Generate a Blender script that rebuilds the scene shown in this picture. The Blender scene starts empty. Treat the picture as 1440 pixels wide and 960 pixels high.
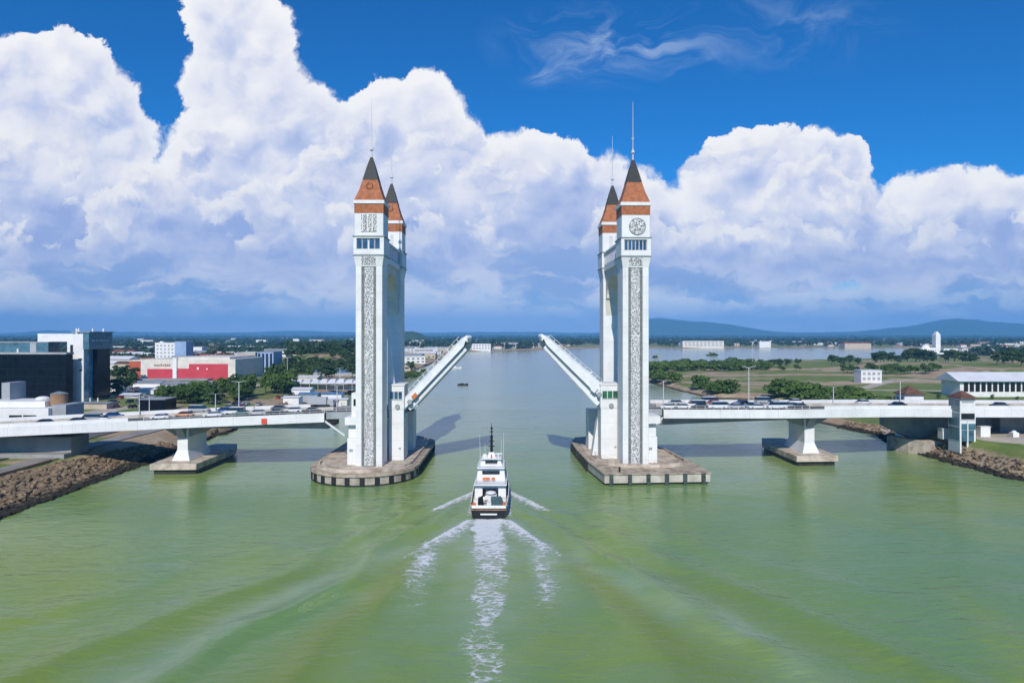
import bpy, bmesh, math, random
import numpy as np
from mathutils import Vector

S = bpy.context.scene
COL = S.collection
R = math.radians
rng = random.Random(7)
nrg = np.random.default_rng(11)

# ------------------------------------------------------------------ camera
HC, F, CX, HY = 33.0, 960.0, 720.0, 472.0
cd = bpy.data.cameras.new('camera')
cam = bpy.data.objects.new('camera', cd); COL.objects.link(cam)
cd.sensor_width = 36.0; cd.lens = 24.0
cd.shift_y = -(480.0 - HY) / 1440.0
cd.clip_start = 0.5; cd.clip_end = 60000.0
cam.location = (0, 0, HC); cam.rotation_euler = (R(90), 0, 0)
S.camera = cam

# ------------------------------------------------------------------ node helper
class NT:
    def __init__(s, tree):
        s.t = tree; s.n = tree.nodes; s.l = tree.links
    def put(s, sock, v):
        if v is None: return
        if isinstance(v, bpy.types.NodeSocket): s.l.new(v, sock)
        else:
            if hasattr(sock.default_value, '__len__') and not hasattr(v, '__len__'):
                v = (v, v, v)
            if hasattr(sock.default_value, '__len__') and len(sock.default_value) == 4 and len(v) == 3: v = (*v, 1)
            sock.default_value = v
    def m(s, op, a, b=None, c=None, clamp=False):
        n = s.n.new('ShaderNodeMath'); n.operation = op; n.use_clamp = clamp
        for i, v in enumerate((a, b, c)): s.put(n.inputs[i], v)
        return n.outputs[0]
    def v(s, op, a, b=None, c=None, out=0):
        n = s.n.new('ShaderNodeVectorMath'); n.operation = op
        for i, x in enumerate((a, b, c)): s.put(n.inputs[i], x)
        return n.outputs['Value'] if op in ('LENGTH', 'DOT_PRODUCT', 'DISTANCE') else n.outputs[0]
    def xyz(s, x, y, z=0.0):
        n = s.n.new('ShaderNodeCombineXYZ')
        for i, q in enumerate((x, y, z)): s.put(n.inputs[i], q)
        return n.outputs[0]
    def sep(s, vec):
        n = s.n.new('ShaderNodeSeparateXYZ'); s.l.new(vec, n.inputs[0]); return n.outputs
    def noise(s, vec, scale, detail=2, rough=.5, dist=0, dim='3D', col=False):
        n = s.n.new('ShaderNodeTexNoise'); n.noise_dimensions = dim
        if vec is not None: s.l.new(vec, n.inputs['Vector'])
        n.inputs['Scale'].default_value = scale; n.inputs['Detail'].default_value = detail
        n.inputs['Roughness'].default_value = rough; n.inputs['Distortion'].default_value = dist
        return n.outputs['Color'] if col else n.outputs[0]
    def vor(s, vec, scale, feature='F1', detail=0, rough=.5, dim='3D', smooth=.6, out='Distance', lac=2.0):
        n = s.n.new('ShaderNodeTexVoronoi'); n.voronoi_dimensions = dim; n.feature = feature
        if vec is not None: s.l.new(vec, n.inputs['Vector'])
        n.inputs['Scale'].default_value = scale
        if feature not in ('DISTANCE_TO_EDGE', 'N_SPHERE_RADIUS') or True:
            n.normalize = True
        if 'Detail' in n.inputs: n.inputs['Detail'].default_value = detail; n.inputs['Roughness'].default_value = rough; n.inputs['Lacunarity'].default_value = lac
        if feature == 'SMOOTH_F1': n.inputs['Smoothness'].default_value = smooth
        return n.outputs[out]
    def ss(s, x, a, b, to0=0.0, to1=1.0):
        n = s.n.new('ShaderNodeMapRange'); n.interpolation_type = 'SMOOTHSTEP'; n.clamp = True
        s.put(n.inputs[0], x); s.put(n.inputs[1], a); s.put(n.inputs[2], b); s.put(n.inputs[3], to0); s.put(n.inputs[4], to1)
        return n.outputs[0]
    def mix(s, f, a, b, blend='MIX'):
        n = s.n.new('ShaderNodeMix'); n.data_type = 'RGBA'; n.blend_type = blend; n.clamp_factor = True
        s.put(n.inputs[0], f); s.put(n.inputs[6], a); s.put(n.inputs[7], b)
        return n.outputs[2]

# ------------------------------------------------------------------ sun, sky, exposure
LX, LY, LZ = 0.14, 1.35, -1.0                       # travel direction of the sunlight
SUN_EL = math.atan2(1.0, math.hypot(LX, LY))
sd = bpy.data.lights.new('sun', 'SUN'); sd.energy = 4.1; sd.angle = R(0.53); sd.color = (1.0, .94, .86)
sun = bpy.data.objects.new('sun', sd); COL.objects.link(sun)
sun.rotation_euler = Vector((LX, LY, LZ)).to_track_quat('-Z', 'Y').to_euler()
sun.location = (-60, -300, 260)

W = bpy.data.worlds.new('World'); S.world = W; W.use_nodes = True
W.node_tree.nodes.clear()
T = NT(W.node_tree)

CLOUDS = [  # azimuth/elevation bumps of the cumulus (tangent units x 960), radius x, radius y
 (95,95,58,58),(35,130,80,75),(135,150,62,62),(5,190,120,105),(165,205,62,62),(85,260,140,95),(225,290,90,55),
 (308,25,58,62),(366,52,56,56),(318,115,62,66),(372,120,55,55),(405,172,66,55),(335,190,72,70),(443,195,44,50),(300,250,80,62),(410,250,110,80),
 (530,168,50,54),(600,160,54,58),(497,205,60,60),(643,205,48,50),(570,250,110,80),(690,235,50,46),(742,240,55,50),(795,240,38,44),(850,275,58,62),(700,310,150,75),(905,310,64,70),
 (1045,228,56,52),(1100,228,55,52),(1147,222,46,46),(1194,223,36,34),(1002,262,46,46),(1090,300,118,75),(1182,285,70,60),(1283,300,60,56),(1335,300,62,56),(1400,300,58,54),(1452,305,60,60),(1260,345,165,55),(972,315,60,60),
 (-90,180,130,120),(1570,310,110,80),
 (50,320,170,100),(180,340,140,75),(330,300,150,120),(400,330,150,80),(540,310,170,110),(640,330,140,80),(760,330,170,85),(900,345,120,62),(1090,335,150,75),(1190,335,110,60),(1320,345,180,60),(1440,345,120,55)]
g = bpy.data.node_groups.new('cloud_bumps', 'ShaderNodeTree')
g.interface.new_socket('p', in_out='INPUT', socket_type='NodeSocketVector')
g.interface.new_socket('d', in_out='OUTPUT', socket_type='NodeSocketFloat')
G = NT(g); gi = g.nodes.new('NodeGroupInput'); go = g.nodes.new('NodeGroupOutput')
acc = None
for (px, py, rx, ry) in CLOUDS:
    cu, cv, iu, iv = (px - CX) / F, (HY - py) / F, F / rx, F / ry
    q = G.v('MULTIPLY_ADD', gi.outputs[0], (iu, iv, 0), (-cu * iu, -cv * iv, 0))
    dd = G.v('LENGTH', q)
    acc = dd if acc is None else G.m('SMOOTH_MIN', acc, dd, .22)
g.links.new(acc, go.inputs[0])
def bumps(p):
    n = T.n.new('ShaderNodeGroup'); n.node_tree = g; T.l.new(p, n.inputs[0]); return n.outputs[0]

tc = T.n.new('ShaderNodeTexCoord')
dx, dy, dz = T.sep(tc.outputs['Generated'])[:3]
ay = T.m('MAXIMUM', T.m('ABSOLUTE', dy), .12)
u = T.m('DIVIDE', dx, ay); vv = T.m('ABSOLUTE', T.m('DIVIDE', dz, ay))
p = T.xyz(u, vv, 0)
w1 = T.v('SUBTRACT', T.noise(p, 7, 3, .5, dim='2D', col=True), (.5, .5, .5))
w2 = T.v('SUBTRACT', T.noise(p, 34, 4, .6, dim='2D', col=True), (.5, .5, .5))
pw = T.v('MULTIPLY_ADD', w1, (.045, .045, 0), p)
pw = T.v('MULTIPLY_ADD', w2, (.020, .020, 0), pw)
pl = T.v('ADD', pw, (-.014, .024, 0))
D1 = bumps(pw); D2 = bumps(pl)
def lumps(p_):
    a_ = T.vor(p_, 9, 'SMOOTH_F1', 4.0, .48, '2D', .28, lac=2.1)
    return a_
B1 = lumps(pw); B2 = lumps(T.v('ADD', pw, (-.009, .015, 0)))
dens = T.m('SUBTRACT', T.m('SUBTRACT', 1.10, D1), T.m('MULTIPLY', T.m('SUBTRACT', B1, .36), .62))
fine = T.noise(pw, 48, 6, .66, dim='2D')
dens = T.m('ADD', dens, T.m('MULTIPLY', T.m('SUBTRACT', fine, .5), .40))
soft = T.ss(T.noise(p, 8, 2, dim='2D'), .32, .68, .055, .30)
alpha = T.ss(dens, 0.0, soft)
big = T.noise(T.v('MULTIPLY', p, (1, 1.35, 1)), 6.5, 4, .55, .3, dim='2D')
lit = T.m('ADD', .60, T.m('MULTIPLY', T.m('SUBTRACT', D2, D1), .45))
lit = T.m('ADD', lit, T.m('MULTIPLY', T.m('SUBTRACT', B2, B1), 1.15))
lit = T.m('ADD', lit, T.m('MULTIPLY', T.m('SUBTRACT', big, .5), 1.05))
lit = T.m('ADD', lit, T.m('MULTIPLY', T.m('SUBTRACT', fine, .5), .22))
lit = T.m('ADD', lit, T.ss(dens, .70, 0.10, -.16, .20))
lit = T.m('ADD', lit, T.ss(vv, .09, .24, -.40, .05))
cr = T.n.new('ShaderNodeValToRGB'); T.l.new(T.m('ADD', lit, 0, clamp=True), cr.inputs[0])
e = cr.color_ramp.elements
e[0].position = 0.0; e[0].color = (.36, .46, .78, 1)
e[1].position = .92; e[1].color = (.965, .965, .975, 1)
k = e.new(.30); k.color = (.55, .625, .86, 1)
k = e.new(.60); k.color = (.83, .845, .935, 1)
cloud = cr.outputs[0]
# nearer heaps standing in front of the bank
pq = T.v('MULTIPLY', T.v('MULTIPLY_ADD', w2, (.012, .012, 0), pw), (1.0, 1.25, 1))
Q1 = T.noise(pq, 9.5, 5, .52, dim='2D'); Q2 = T.noise(T.v('ADD', pq, (-.006, .016, 0)), 9.5, 5, .52, dim='2D')
qd = T.m('SUBTRACT', Q1, T.m('MULTIPLY', T.m('SUBTRACT', B1, .36), .30))
qa = T.m('MULTIPLY', T.ss(qd, .495, .57), T.ss(vv, .36, .27))
qa = T.m('MULTIPLY', qa, T.ss(vv, .095, .15))
ql = T.m('ADD', .60, T.m('MULTIPLY', T.m('SUBTRACT', Q1, Q2), 3.4))
ql = T.m('ADD', ql, T.m('MULTIPLY', T.m('SUBTRACT', B2, B1), .9))
ql = T.m('ADD', ql, T.ss(qd, .68, .50, -.14, .16))
cr2 = T.n.new('ShaderNodeValToRGB'); T.l.new(T.m('ADD', ql, 0, clamp=True), cr2.inputs[0])
e = cr2.color_ramp.elements
e[0].position = .05; e[0].color = (.40, .50, .80, 1)
e[1].position = .95; e[1].color = (.94, .935, .94, 1)
k = e.new(.5); k.color = (.68, .72, .88, 1)
cloud = T.mix(T.m('MULTIPLY', qa, .85), cloud, cr2.outputs[0])

sky = T.n.new('ShaderNodeTexSky'); sky.sky_type = 'NISHITA'; sky.sun_disc = False
sky.sun_elevation = SUN_EL; sky.sun_rotation = math.atan2(-LX, -LY)
sky.air_density = 1.0; sky.dust_density = .3; sky.ozone_density = 2.5; sky.altitude = 0
SKY = .1
blue = T.v('MULTIPLY', sky.outputs[0], (SKY * .085, SKY * .60, SKY * 1.15))
hsv = T.n.new('ShaderNodeHueSaturation'); hsv.inputs['Saturation'].default_value = 1.0
T.l.new(blue, hsv.inputs['Color']); blue = hsv.outputs[0]
# thin cirrus high up
pc = T.v('MULTIPLY', T.v('ADD', p, T.v('MULTIPLY', w1, (.10, .10, 0))), (5, 14, 1))
ci = T.noise(pc, 1.3, 6, .62, .6, dim='2D')
cm = T.ss(T.v('LENGTH', T.v('MULTIPLY_ADD', p, (F / 190, F / 62, 0), (-(865 - CX) / 190, -(HY - 62) / 62, 0))), .2, 1.15, 1.0, 0.0)
cm2 = T.ss(T.v('LENGTH', T.v('MULTIPLY_ADD', p, (F / 60, F / 26, 0), (-(760 - CX) / 60, -(HY - 104) / 26, 0))), .1, 1.0, .6, 0.0)
cm3 = T.ss(T.v('LENGTH', T.v('MULTIPLY_ADD', p, (F / 240, F / 80, 0), (-(1080 - CX) / 240, -(HY - 40) / 80, 0))), .1, 1.0, .45, 0.0)
cmm = T.m('MAXIMUM', T.m('MAXIMUM', cm, cm2), cm3)
cir = T.m('MULTIPLY', cmm, T.ss(ci, .40, .85, 0, .62))
blue = T.mix(cir, blue, (.62, .74, .92))
# low grey-blue stratus with pale puffs
pb = T.v('MULTIPLY', T.v('ADD', pw, T.v('MULTIPLY', w1, (.05, .02, 0))), (1.0, 3.0, 1))
bn = T.noise(pb, 5.0, 5, .55, dim='2D')
pf = T.vor(T.v('MULTIPLY', pw, (1, 1.9, 1)), 11, 'SMOOTH_F1', 3.0, .55, '2D', .5)
puff = T.m('MULTIPLY', T.ss(T.m('SUBTRACT', bn, T.m('MULTIPLY', T.m('SUBTRACT', pf, .3), .5)), .42, .60), T.ss(vv, .018, .06))
bn2 = T.noise(T.v('MULTIPLY', T.v('ADD', pw, (.37, .2, 0)), (1.0, 6.5, 1)), 5.5, 5, .55, dim='2D')
band = T.mix(T.ss(bn, .36, .62), (.29, .425, .74), (.56, .64, .86))
band = T.mix(T.m('MULTIPLY', puff, .85), band, (.80, .82, .90))
band = T.mix(T.m('MULTIPLY', T.ss(bn2, .55, .70), T.ss(vv, .02, .05, 0, .7)), band, (.66, .72, .88))
band = T.mix(T.m('MULTIPLY', T.ss(bn2, .45, .33), T.ss(vv, .04, .09, 0, .5)), band, (.26, .39, .69))
ahead = T.ss(dy, -.05, .12)
alpha = T.m('MULTIPLY', alpha, ahead)
skyc = T.mix(alpha, blue, cloud)
bandA = T.m('MULTIPLY', T.ss(T.m('ADD', vv, T.m('MULTIPLY', T.m('SUBTRACT', bn, .5), .20)), .165, .055), T.m('MULTIPLY', ahead, .90))
skyc = T.mix(bandA, skyc, band)
skyc = T.mix(T.ss(vv, .060, 0.0, 0, .85), skyc, (.44, .54, .84))
bg = T.n.new('ShaderNodeBackground'); T.l.new(skyc, bg.inputs[0]); bg.inputs[1].default_value = 1.0
wo = T.n.new('ShaderNodeOutputWorld'); T.l.new(bg.outputs[0], wo.inputs[0])
W.cycles.sampling_method = 'MANUAL'; W.cycles.sample_map_resolution = 512

S.view_settings.view_transform = 'Standard'; S.view_settings.look = 'None'
S.view_settings.exposure = 0.0; S.view_settings.gamma = 1.0
S.view_settings.use_curve_mapping = False
S.render.engine = 'CYCLES'
S.cycles.use_denoising = True
S.cycles.max_bounces = 6; S.cycles.diffuse_bounces = 2; S.cycles.glossy_bounces = 3; S.cycles.transparent_max_bounces = 8
S.cycles.volume_bounces = 0; S.cycles.transmission_bounces = 2
S.cycles.use_adaptive_sampling = True; S.cycles.adaptive_threshold = .012
S.cycles.sample_clamp_indirect = 6.0

# ------------------------------------------------------------------ materials
def mat(name, col, rough=.7, var=.15, vs=.4, col2=None, bump=0, bs=8, spec=.4, metal=0, streak=0, coat=0, joint=None, tide=None):
    m = bpy.data.materials.new(name); m.use_nodes = True
    t = NT(m.node_tree); b = t.n['Principled BSDF']
    geo = t.n.new('ShaderNodeNewGeometry'); P = geo.outputs['Position']
    c2 = col2 or tuple(max(0, c * (1 - var * 2.2)) for c in col)
    n1 = t.noise(P, vs, 5, .62)
    c = t.mix(t.ss(n1, .36, .72), col, c2) if (var or col2) else col
    if streak:
        sv = t.noise(t.v('MULTIPLY', P, (2.4, 2.4, .10)), 1.0, 4, .6)
        c = t.mix(t.m('MULTIPLY', t.ss(sv, .55, .8), streak), c, tuple(x * .45 for x in col))
    if joint:                                   # cast panel joints, metres apart along an axis
        ax, step, wd = joint
        fr_ = t.m('FRACT', t.m('DIVIDE', t.sep(P)[ax], step))
        jl = t.m('MAXIMUM', t.ss(fr_, wd / step, 0.0), t.ss(fr_, 1 - wd / step, 1.0))
        c = t.mix(t.m('MULTIPLY', jl, .42), c, tuple(x * .35 for x in col))
        pn_ = t.noise(t.xyz(0, 0, t.m('FLOOR', t.m('DIVIDE', t.sep(P)[ax], step))), 7.3, 0)
        c = t.mix(t.ss(pn_, .35, .65, 0, .22), c, tuple(x * .78 for x in col))
    if tide: c = t.mix(t.ss(t.m('ADD', t.sep(P)[2], t.m('MULTIPLY', t.noise(P, .8, 3), -.8)), tide, tide - .5), c, (.025, .022, .014))
    t.put(b.inputs['Base Color'], c)
    b.inputs['Roughness'].default_value = rough; b.inputs['Metallic'].default_value = metal
    b.inputs['Specular IOR Level'].default_value = spec
    if coat: b.inputs['Coat Weight'].default_value = coat
    if bump:
        bn_ = t.n.new('ShaderNodeBump'); bn_.inputs['Strength'].default_value = bump; bn_.inputs['Distance'].default_value = .1
        t.l.new(t.noise(P, bs, 4, .6), bn_.inputs['Height']); t.l.new(bn_.outputs[0], b.inputs['Normal'])
    return m

M = {}
M['white'] = mat('white_painted_concrete', (.80, .80, .78), .6, .06, .25, streak=.22)
M['towerwhite'] = mat('white_tower_render', (.80, .80, .78), .6, .06, .22, streak=.30, joint=(2, 3.9, .07))
M['deckwhite'] = mat('white_girder_paint', (.80, .80, .79), .6, .07, .2, streak=.34, joint=(0, 7.4, .09))
M['cream'] = mat('cream_render', (.72, .68, .60), .7, .08, .3, streak=.2)
M['leafwhite'] = mat('white_steel_paint', (.78, .79, .80), .45, .06, .5, streak=.12)
M['greysteel'] = mat('grey_steel', (.34, .38, .39), .5, .15, .6)
M['underside'] = mat('shaded_grey_concrete', (.33, .33, .32), .8, .12, .3)  # grey darkened to carry the shade below the deck
M['darkframe'] = mat('dark_grille', (.20, .21, .20), .6, .2, 1.5)
M['ledge'] = mat('grey_ledge', (.30, .33, .34), .6, .1, 1)
M['tan'] = mat('weathered_tan_concrete', (.62, .53, .43), .85, .2, .42, col2=(.30, .235, .17), bump=.3, bs=3)
M['rim'] = mat('weathered_rim', (.50, .42, .32), .85, .2, .6, col2=(.20, .145, .095), streak=.5, bump=.3)
M['pale'] = mat('pale_concrete', (.58, .54, .47), .8, .18, .35, col2=(.38, .34, .29), streak=.3, bump=.2)
M['capwall'] = mat('stained_pier_wall', (.46, .41, .34), .85, .2, .5, col2=(.24, .20, .16), streak=.5, bump=.3)
M['wet'] = mat('wet_dark_concrete', (.045, .045, .035), .5, .3, .7)
M['fender'] = mat('black_rubber_fender', (.02, .022, .02), .7, .2, 2)
M['greenpile'] = mat('dark_green_pile', (.06, .09, .08), .6, .3, 1.2)
M['black'] = mat('black_paint', (.012, .013, .015), .35, .1, 1)
M['asphalt'] = mat('asphalt', (.10, .10, .10), .9, .15, .3, col2=(.16, .155, .15))
M['road'] = mat('pale_road', (.33, .31, .28), .9, .15, .15, bump=.1)
M['spire'] = mat('dark_slate_spire', (.018, .024, .024), .6, .2, 1.2)
M['orange'] = mat('terracotta_tiles', (.44, .15, .06), .7, .18, 1.2, streak=.25)
M['roofwhite'] = mat('white_metal_roof', (.72, .73, .75), .45, .06, .15)
M['roofblue'] = mat('blue_metal_roof', (.10, .24, .45), .45, .12, .2)
M['roofbrown'] = mat('brown_tile_roof', (.16, .085, .055), .8, .2, .8)
M['roofgrey'] = mat('grey_metal_roof', (.30, .33, .36), .5, .12, .2)
M['roofred'] = mat('red_roof', (.36, .10, .06), .7, .15, .4)
M['red'] = mat('red_wall_panel', (.56, .055, .075), .55, .06, .2)
M['redorange'] = mat('orange_red_wall', (.48, .10, .045), .6, .08, .2)
M['redsign'] = mat('red_navigation_board', (.70, .09, .05), .5, .1, 2)
M['beige'] = mat('beige_wall', (.55, .46, .36), .8, .1, .2, streak=.2)
M['brownwall'] = mat('brown_wall', (.36, .21, .12), .8, .15, .2)
M['bluewall'] = mat('blue_tinted_wall', (.30, .42, .62), .5, .1, .2)
M['greywall'] = mat('grey_wall', (.38, .40, .42), .7, .1, .2)
M['lamp'] = mat('galvanised_post', (.62, .63, .64), .4, .05, 1)
M['tyre'] = mat('tyre_rubber', (.02, .02, .02), .85, .1, 3)
M['wood'] = mat('brown_deck_wood', (.34, .20, .12), .7, .2, 1.5)
M['bark'] = mat('bark', (.10, .075, .05), .9, .2, 1)
M['rope'] = mat('orange_gear', (.70, .20, .05), .6, .2, 2)
M['boatgrey'] = mat('teal_deck_machinery', (.07, .13, .14), .5, .2, 2)
def glass(name, col, rough=.08):
    return mat(name, col, rough, .25, .35, spec=.8)
M['glassblue'] = glass('blue_window_glass', (.05, .11, .20))
M['galleryglass'] = glass('gallery_blue_glass', (.05, .19, .42))
M['glassdark'] = mat('dark_facade_glass', (.006, .009, .015), .22, .25, .35, spec=.18)
M['glassteal'] = glass('teal_facade_glass', (.08, .19, .25), .12)
M['glasslight'] = glass('light_blue_facade', (.20, .36, .52), .15)
M['glassgreen'] = glass('green_window_glass', (.04, .16, .08), .1)
M['window'] = glass('dark_window_glass', (.015, .02, .028), .1)
def paint(name, c): return mat(name, c, .3, 0, 1, spec=.5, coat=.5)
PAINT = {'white': paint('white_car_paint', (.75, .76, .77)), 'black': paint('black_car_paint', (.012, .013, .015)),
         'silver': paint('silver_car_paint', (.42, .44, .46)), 'blue': paint('blue_car_paint', (.03, .09, .28)),
         'red': paint('red_car_paint', (.45, .03, .03)), 'green': paint('dark_green_car_paint', (.03, .12, .08)),
         'orange': paint('orange_machine_paint', (.62, .22, .05)), 'grey': paint('grey_car_paint', (.12, .13, .14))}

# carved lattice: pale scrollwork over a dark void
def lattice(name, scale, thr=.20, dark=(.045, .048, .05), light=(.72, .72, .70)):
    m = bpy.data.materials.new(name); m.use_nodes = True; t = NT(m.node_tree); b = t.n['Principled BSDF']
    geo = t.n.new('ShaderNodeNewGeometry'); P = geo.outputs['Position']
    w = t.v('MULTIPLY_ADD', t.noise(P, scale * .8, 2, .5, col=True), (.55, .55, .55), P)
    d_ = t.vor(w, scale, 'DISTANCE_TO_EDGE')
    d2 = t.vor(w, scale * 2.1, 'DISTANCE_TO_EDGE')
    a = t.m('MAXIMUM', t.ss(d_, thr, thr * .55), t.ss(d2, thr * .42, thr * .2))
    c = t.mix(a, dark, light)
    t.put(b.inputs['Base Color'], c); b.inputs['Roughness'].default_value = .7
    bb = t.n.new('ShaderNodeBump'); bb.inputs['Strength'].default_value = .6; bb.inputs['Distance'].default_value = .15
    t.l.new(a, bb.inputs['Height']); t.l.new(bb.outputs[0], b.inputs['Normal'])
    return m
M['lattice'] = lattice('carved_white_lattice', 2.2, .17, (.13, .135, .14), (.70, .70, .68))
M['medallion'] = lattice('carved_medallion', 2.2, .16)

def leafmat(name, c1, c2, c3):
    m = bpy.data.materials.new(name); m.use_nodes = True; t = NT(m.node_tree); b = t.n['Principled BSDF']
    geo = t.n.new('ShaderNodeNewGeometry'); oi = t.n.new('ShaderNodeObjectInfo')
    n1 = t.noise(geo.outputs['Position'], .45, 3, .6)
    c = t.mix(t.ss(n1, .35, .68), c1, c2)
    c = t.mix(t.m('MULTIPLY', oi.outputs['Random'], .75), c, c3)
    t.put(b.inputs['Base Color'], c); b.inputs['Roughness'].default_value = .6; b.inputs['Specular IOR Level'].default_value = .25
    tr = t.n.new('ShaderNodeBsdfTranslucent'); t.put(tr.inputs[0], c)
    mx = t.n.new('ShaderNodeMixShader'); mx.inputs[0].default_value = .22
    t.l.new(b.outputs[0], mx.inputs[1]); t.l.new(tr.outputs[0], mx.inputs[2])
    t.l.new(mx.outputs[0], t.n['Material Output'].inputs[0])
    return m
M['leafA'] = leafmat('broadleaf_green', (.08, .15, .03), (.15, .225, .045), (.045, .09, .03))
M['leafB'] = leafmat('dark_green_leaves', (.045, .092, .026), (.085, .14, .034), (.03, .068, .026))
M['leafC'] = leafmat('mangrove_leaves', (.095, .165, .03), (.16, .235, .05), (.06, .12, .028))
M['leafD'] = leafmat('far_tree_leaves', (.038, .075, .03), (.062, .10, .034), (.028, .06, .028))

# ------------------------------------------------------------------ mesh builder
class MB:
    def __init__(s): s.v = []; s.f = []; s.mi = []
    def add(s, vs, fs, mi=0):
        o = len(s.v); s.v += [tuple(map(float, a)) for a in vs]
        for f in fs: s.f.append(tuple(i + o for i in f)); s.mi.append(mi)
        return s
    def box(s, x0, x1, y0, y1, z0, z1, mi=0):
        x0, x1 = sorted((x0, x1)); y0, y1 = sorted((y0, y1)); z0, z1 = sorted((z0, z1))
        return s.add([(x0,y0,z0),(x1,y0,z0),(x1,y1,z0),(x0,y1,z0),(x0,y0,z1),(x1,y0,z1),(x1,y1,z1),(x0,y1,z1)],
                     [(0,3,2,1),(4,5,6,7),(0,1,5,4),(1,2,6,5),(2,3,7,6),(3,0,4,7)], mi)
    def frus(s, r0, z0, r1, z1, mi=0, cap=True):
        """two rectangles (x0,x1,y0,y1) joined"""
        a, b, c, d = r0; e_, f_, g_, h_ = r1
        return s.add([(a,c,z0),(b,c,z0),(b,d,z0),(a,d,z0),(e_,g_,z1),(f_,g_,z1),(f_,h_,z1),(e_,h_,z1)],
                     [(0,3,2,1),(4,5,6,7),(0,1,5,4),(1,2,6,5),(2,3,7,6),(3,0,4,7)], mi)
    def prism(s, poly, z0, z1, mi=0, axis='z', poly2=None):
        n = len(poly); q = poly2 or poly
        def P(a, z):
            return (a[0], a[1], z) if axis == 'z' else ((z, a[0], a[1]) if axis == 'x' else (a[0], z, a[1]))
        vs = [P(a, z0) for a in poly] + [P(a, z1) for a in q]
        fs = [tuple(range(n))[::-1], tuple(range(n, 2 * n))] + [(i, (i + 1) % n, n + (i + 1) % n, n + i) for i in range(n)]
        return s.add(vs, fs, mi)
    def cyl(s, p0, p1, r0, r1=None, n=8, mi=0):
        r1 = r0 if r1 is None else r1
        p0, p1 = Vector(p0), Vector(p1); d = (p1 - p0).normalized()
        a = d.orthogonal().normalized(); b = d.cross(a)
        vs = [p0 + (a * math.cos(t) + b * math.sin(t)) * r0 for t in [2 * math.pi * i / n for i in range(n)]]
        vs += [p1 + (a * math.cos(t) + b * math.sin(t)) * r1 for t in [2 * math.pi * i / n for i in range(n)]]
        return s.add(vs, [tuple(range(n))[::-1], tuple(range(n, 2 * n))] + [(i, (i + 1) % n, n + (i + 1) % n, n + i) for i in range(n)], mi)
    def ball(s, c, r, mi=0, sz=1, n=8, k=6):
        vs = []; fs = []
        for i in range(k + 1):
            t = math.pi * i / k
            for j in range(n):
                f = 2 * math.pi * j / n
                vs.append((c[0] + r * math.sin(t) * math.cos(f), c[1] + r * math.sin(t) * math.sin(f), c[2] + r * sz * math.cos(t)))
        for i in range(k):
            for j in range(n):
                fs.append((i * n + j, (i + 1) * n + j, (i + 1) * n + (j + 1) % n, i * n + (j + 1) % n))
        return s.add(vs, fs, mi)
    def flip(s):
        s.v = [(-a, b, c) for a, b, c in s.v]; return s
    def build(s, name, mats, parent=None, smooth=False, loc=None, bevel=0):
        me = bpy.data.meshes.new(name); me.from_pydata(s.v, [], s.f)
        bm = bmesh.new(); bm.from_mesh(me); bmesh.ops.recalc_face_normals(bm, faces=bm.faces); bm.to_mesh(me); bm.free()
        for q in (mats if isinstance(mats, (list, tuple)) else [mats]): me.materials.append(M[q] if isinstance(q, str) else q)
        me.polygons.foreach_set('material_index', s.mi)
        if smooth: me.polygons.foreach_set('use_smooth', [True] * len(me.polygons))
        o = bpy.data.objects.new(name, me); COL.objects.link(o)
        if parent is not None: o.parent = parent
        if loc is not None: o.location = loc
        if bevel:
            b = o.modifiers.new('bevel', 'BEVEL'); b.width = bevel; b.segments = 1; b.limit_method = 'ANGLE'
        return o

def tag(o, label=None, cat=None, group=None, kind=None):
    if label: o['label'] = label
    if cat: o['category'] = cat
    if group: o['group'] = group
    if kind: o['kind'] = kind
    return o
def empty(name, loc=(0, 0, 0), rz=0, label=None, cat=None, group=None):
    o = bpy.data.objects.new(name, None); COL.objects.link(o); o.location = loc; o.rotation_euler = (0, 0, rz)
    o.empty_display_size = 1
    return tag(o, label, cat, group)
def kids(o): return [c for c in COL.objects if c.parent == o]
def copy_tree(o, parent=None):
    c = o.copy(); COL.objects.link(c)
    if parent is not None: c.parent = parent
    for ch in list(KIDS.get(o.name, ())):
        q = copy_tree(ch, c); KIDS.setdefault(c.name, []).append(q)
    return c
KIDS = {}
def note(root):
    for o in COL.objects:
        if o.parent == root:
            KIDS.setdefault(root.name, []).append(o)
            for q in COL.objects:
                if q.parent == o: KIDS.setdefault(o.name, []).append(q)
    return root
def PX(px, d): return (px - CX) / F * d
def PZ(py, d): return HC - (py - HY) / F * d
def PD(py, z): return (HC - z) * F / (py - HY)
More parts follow.
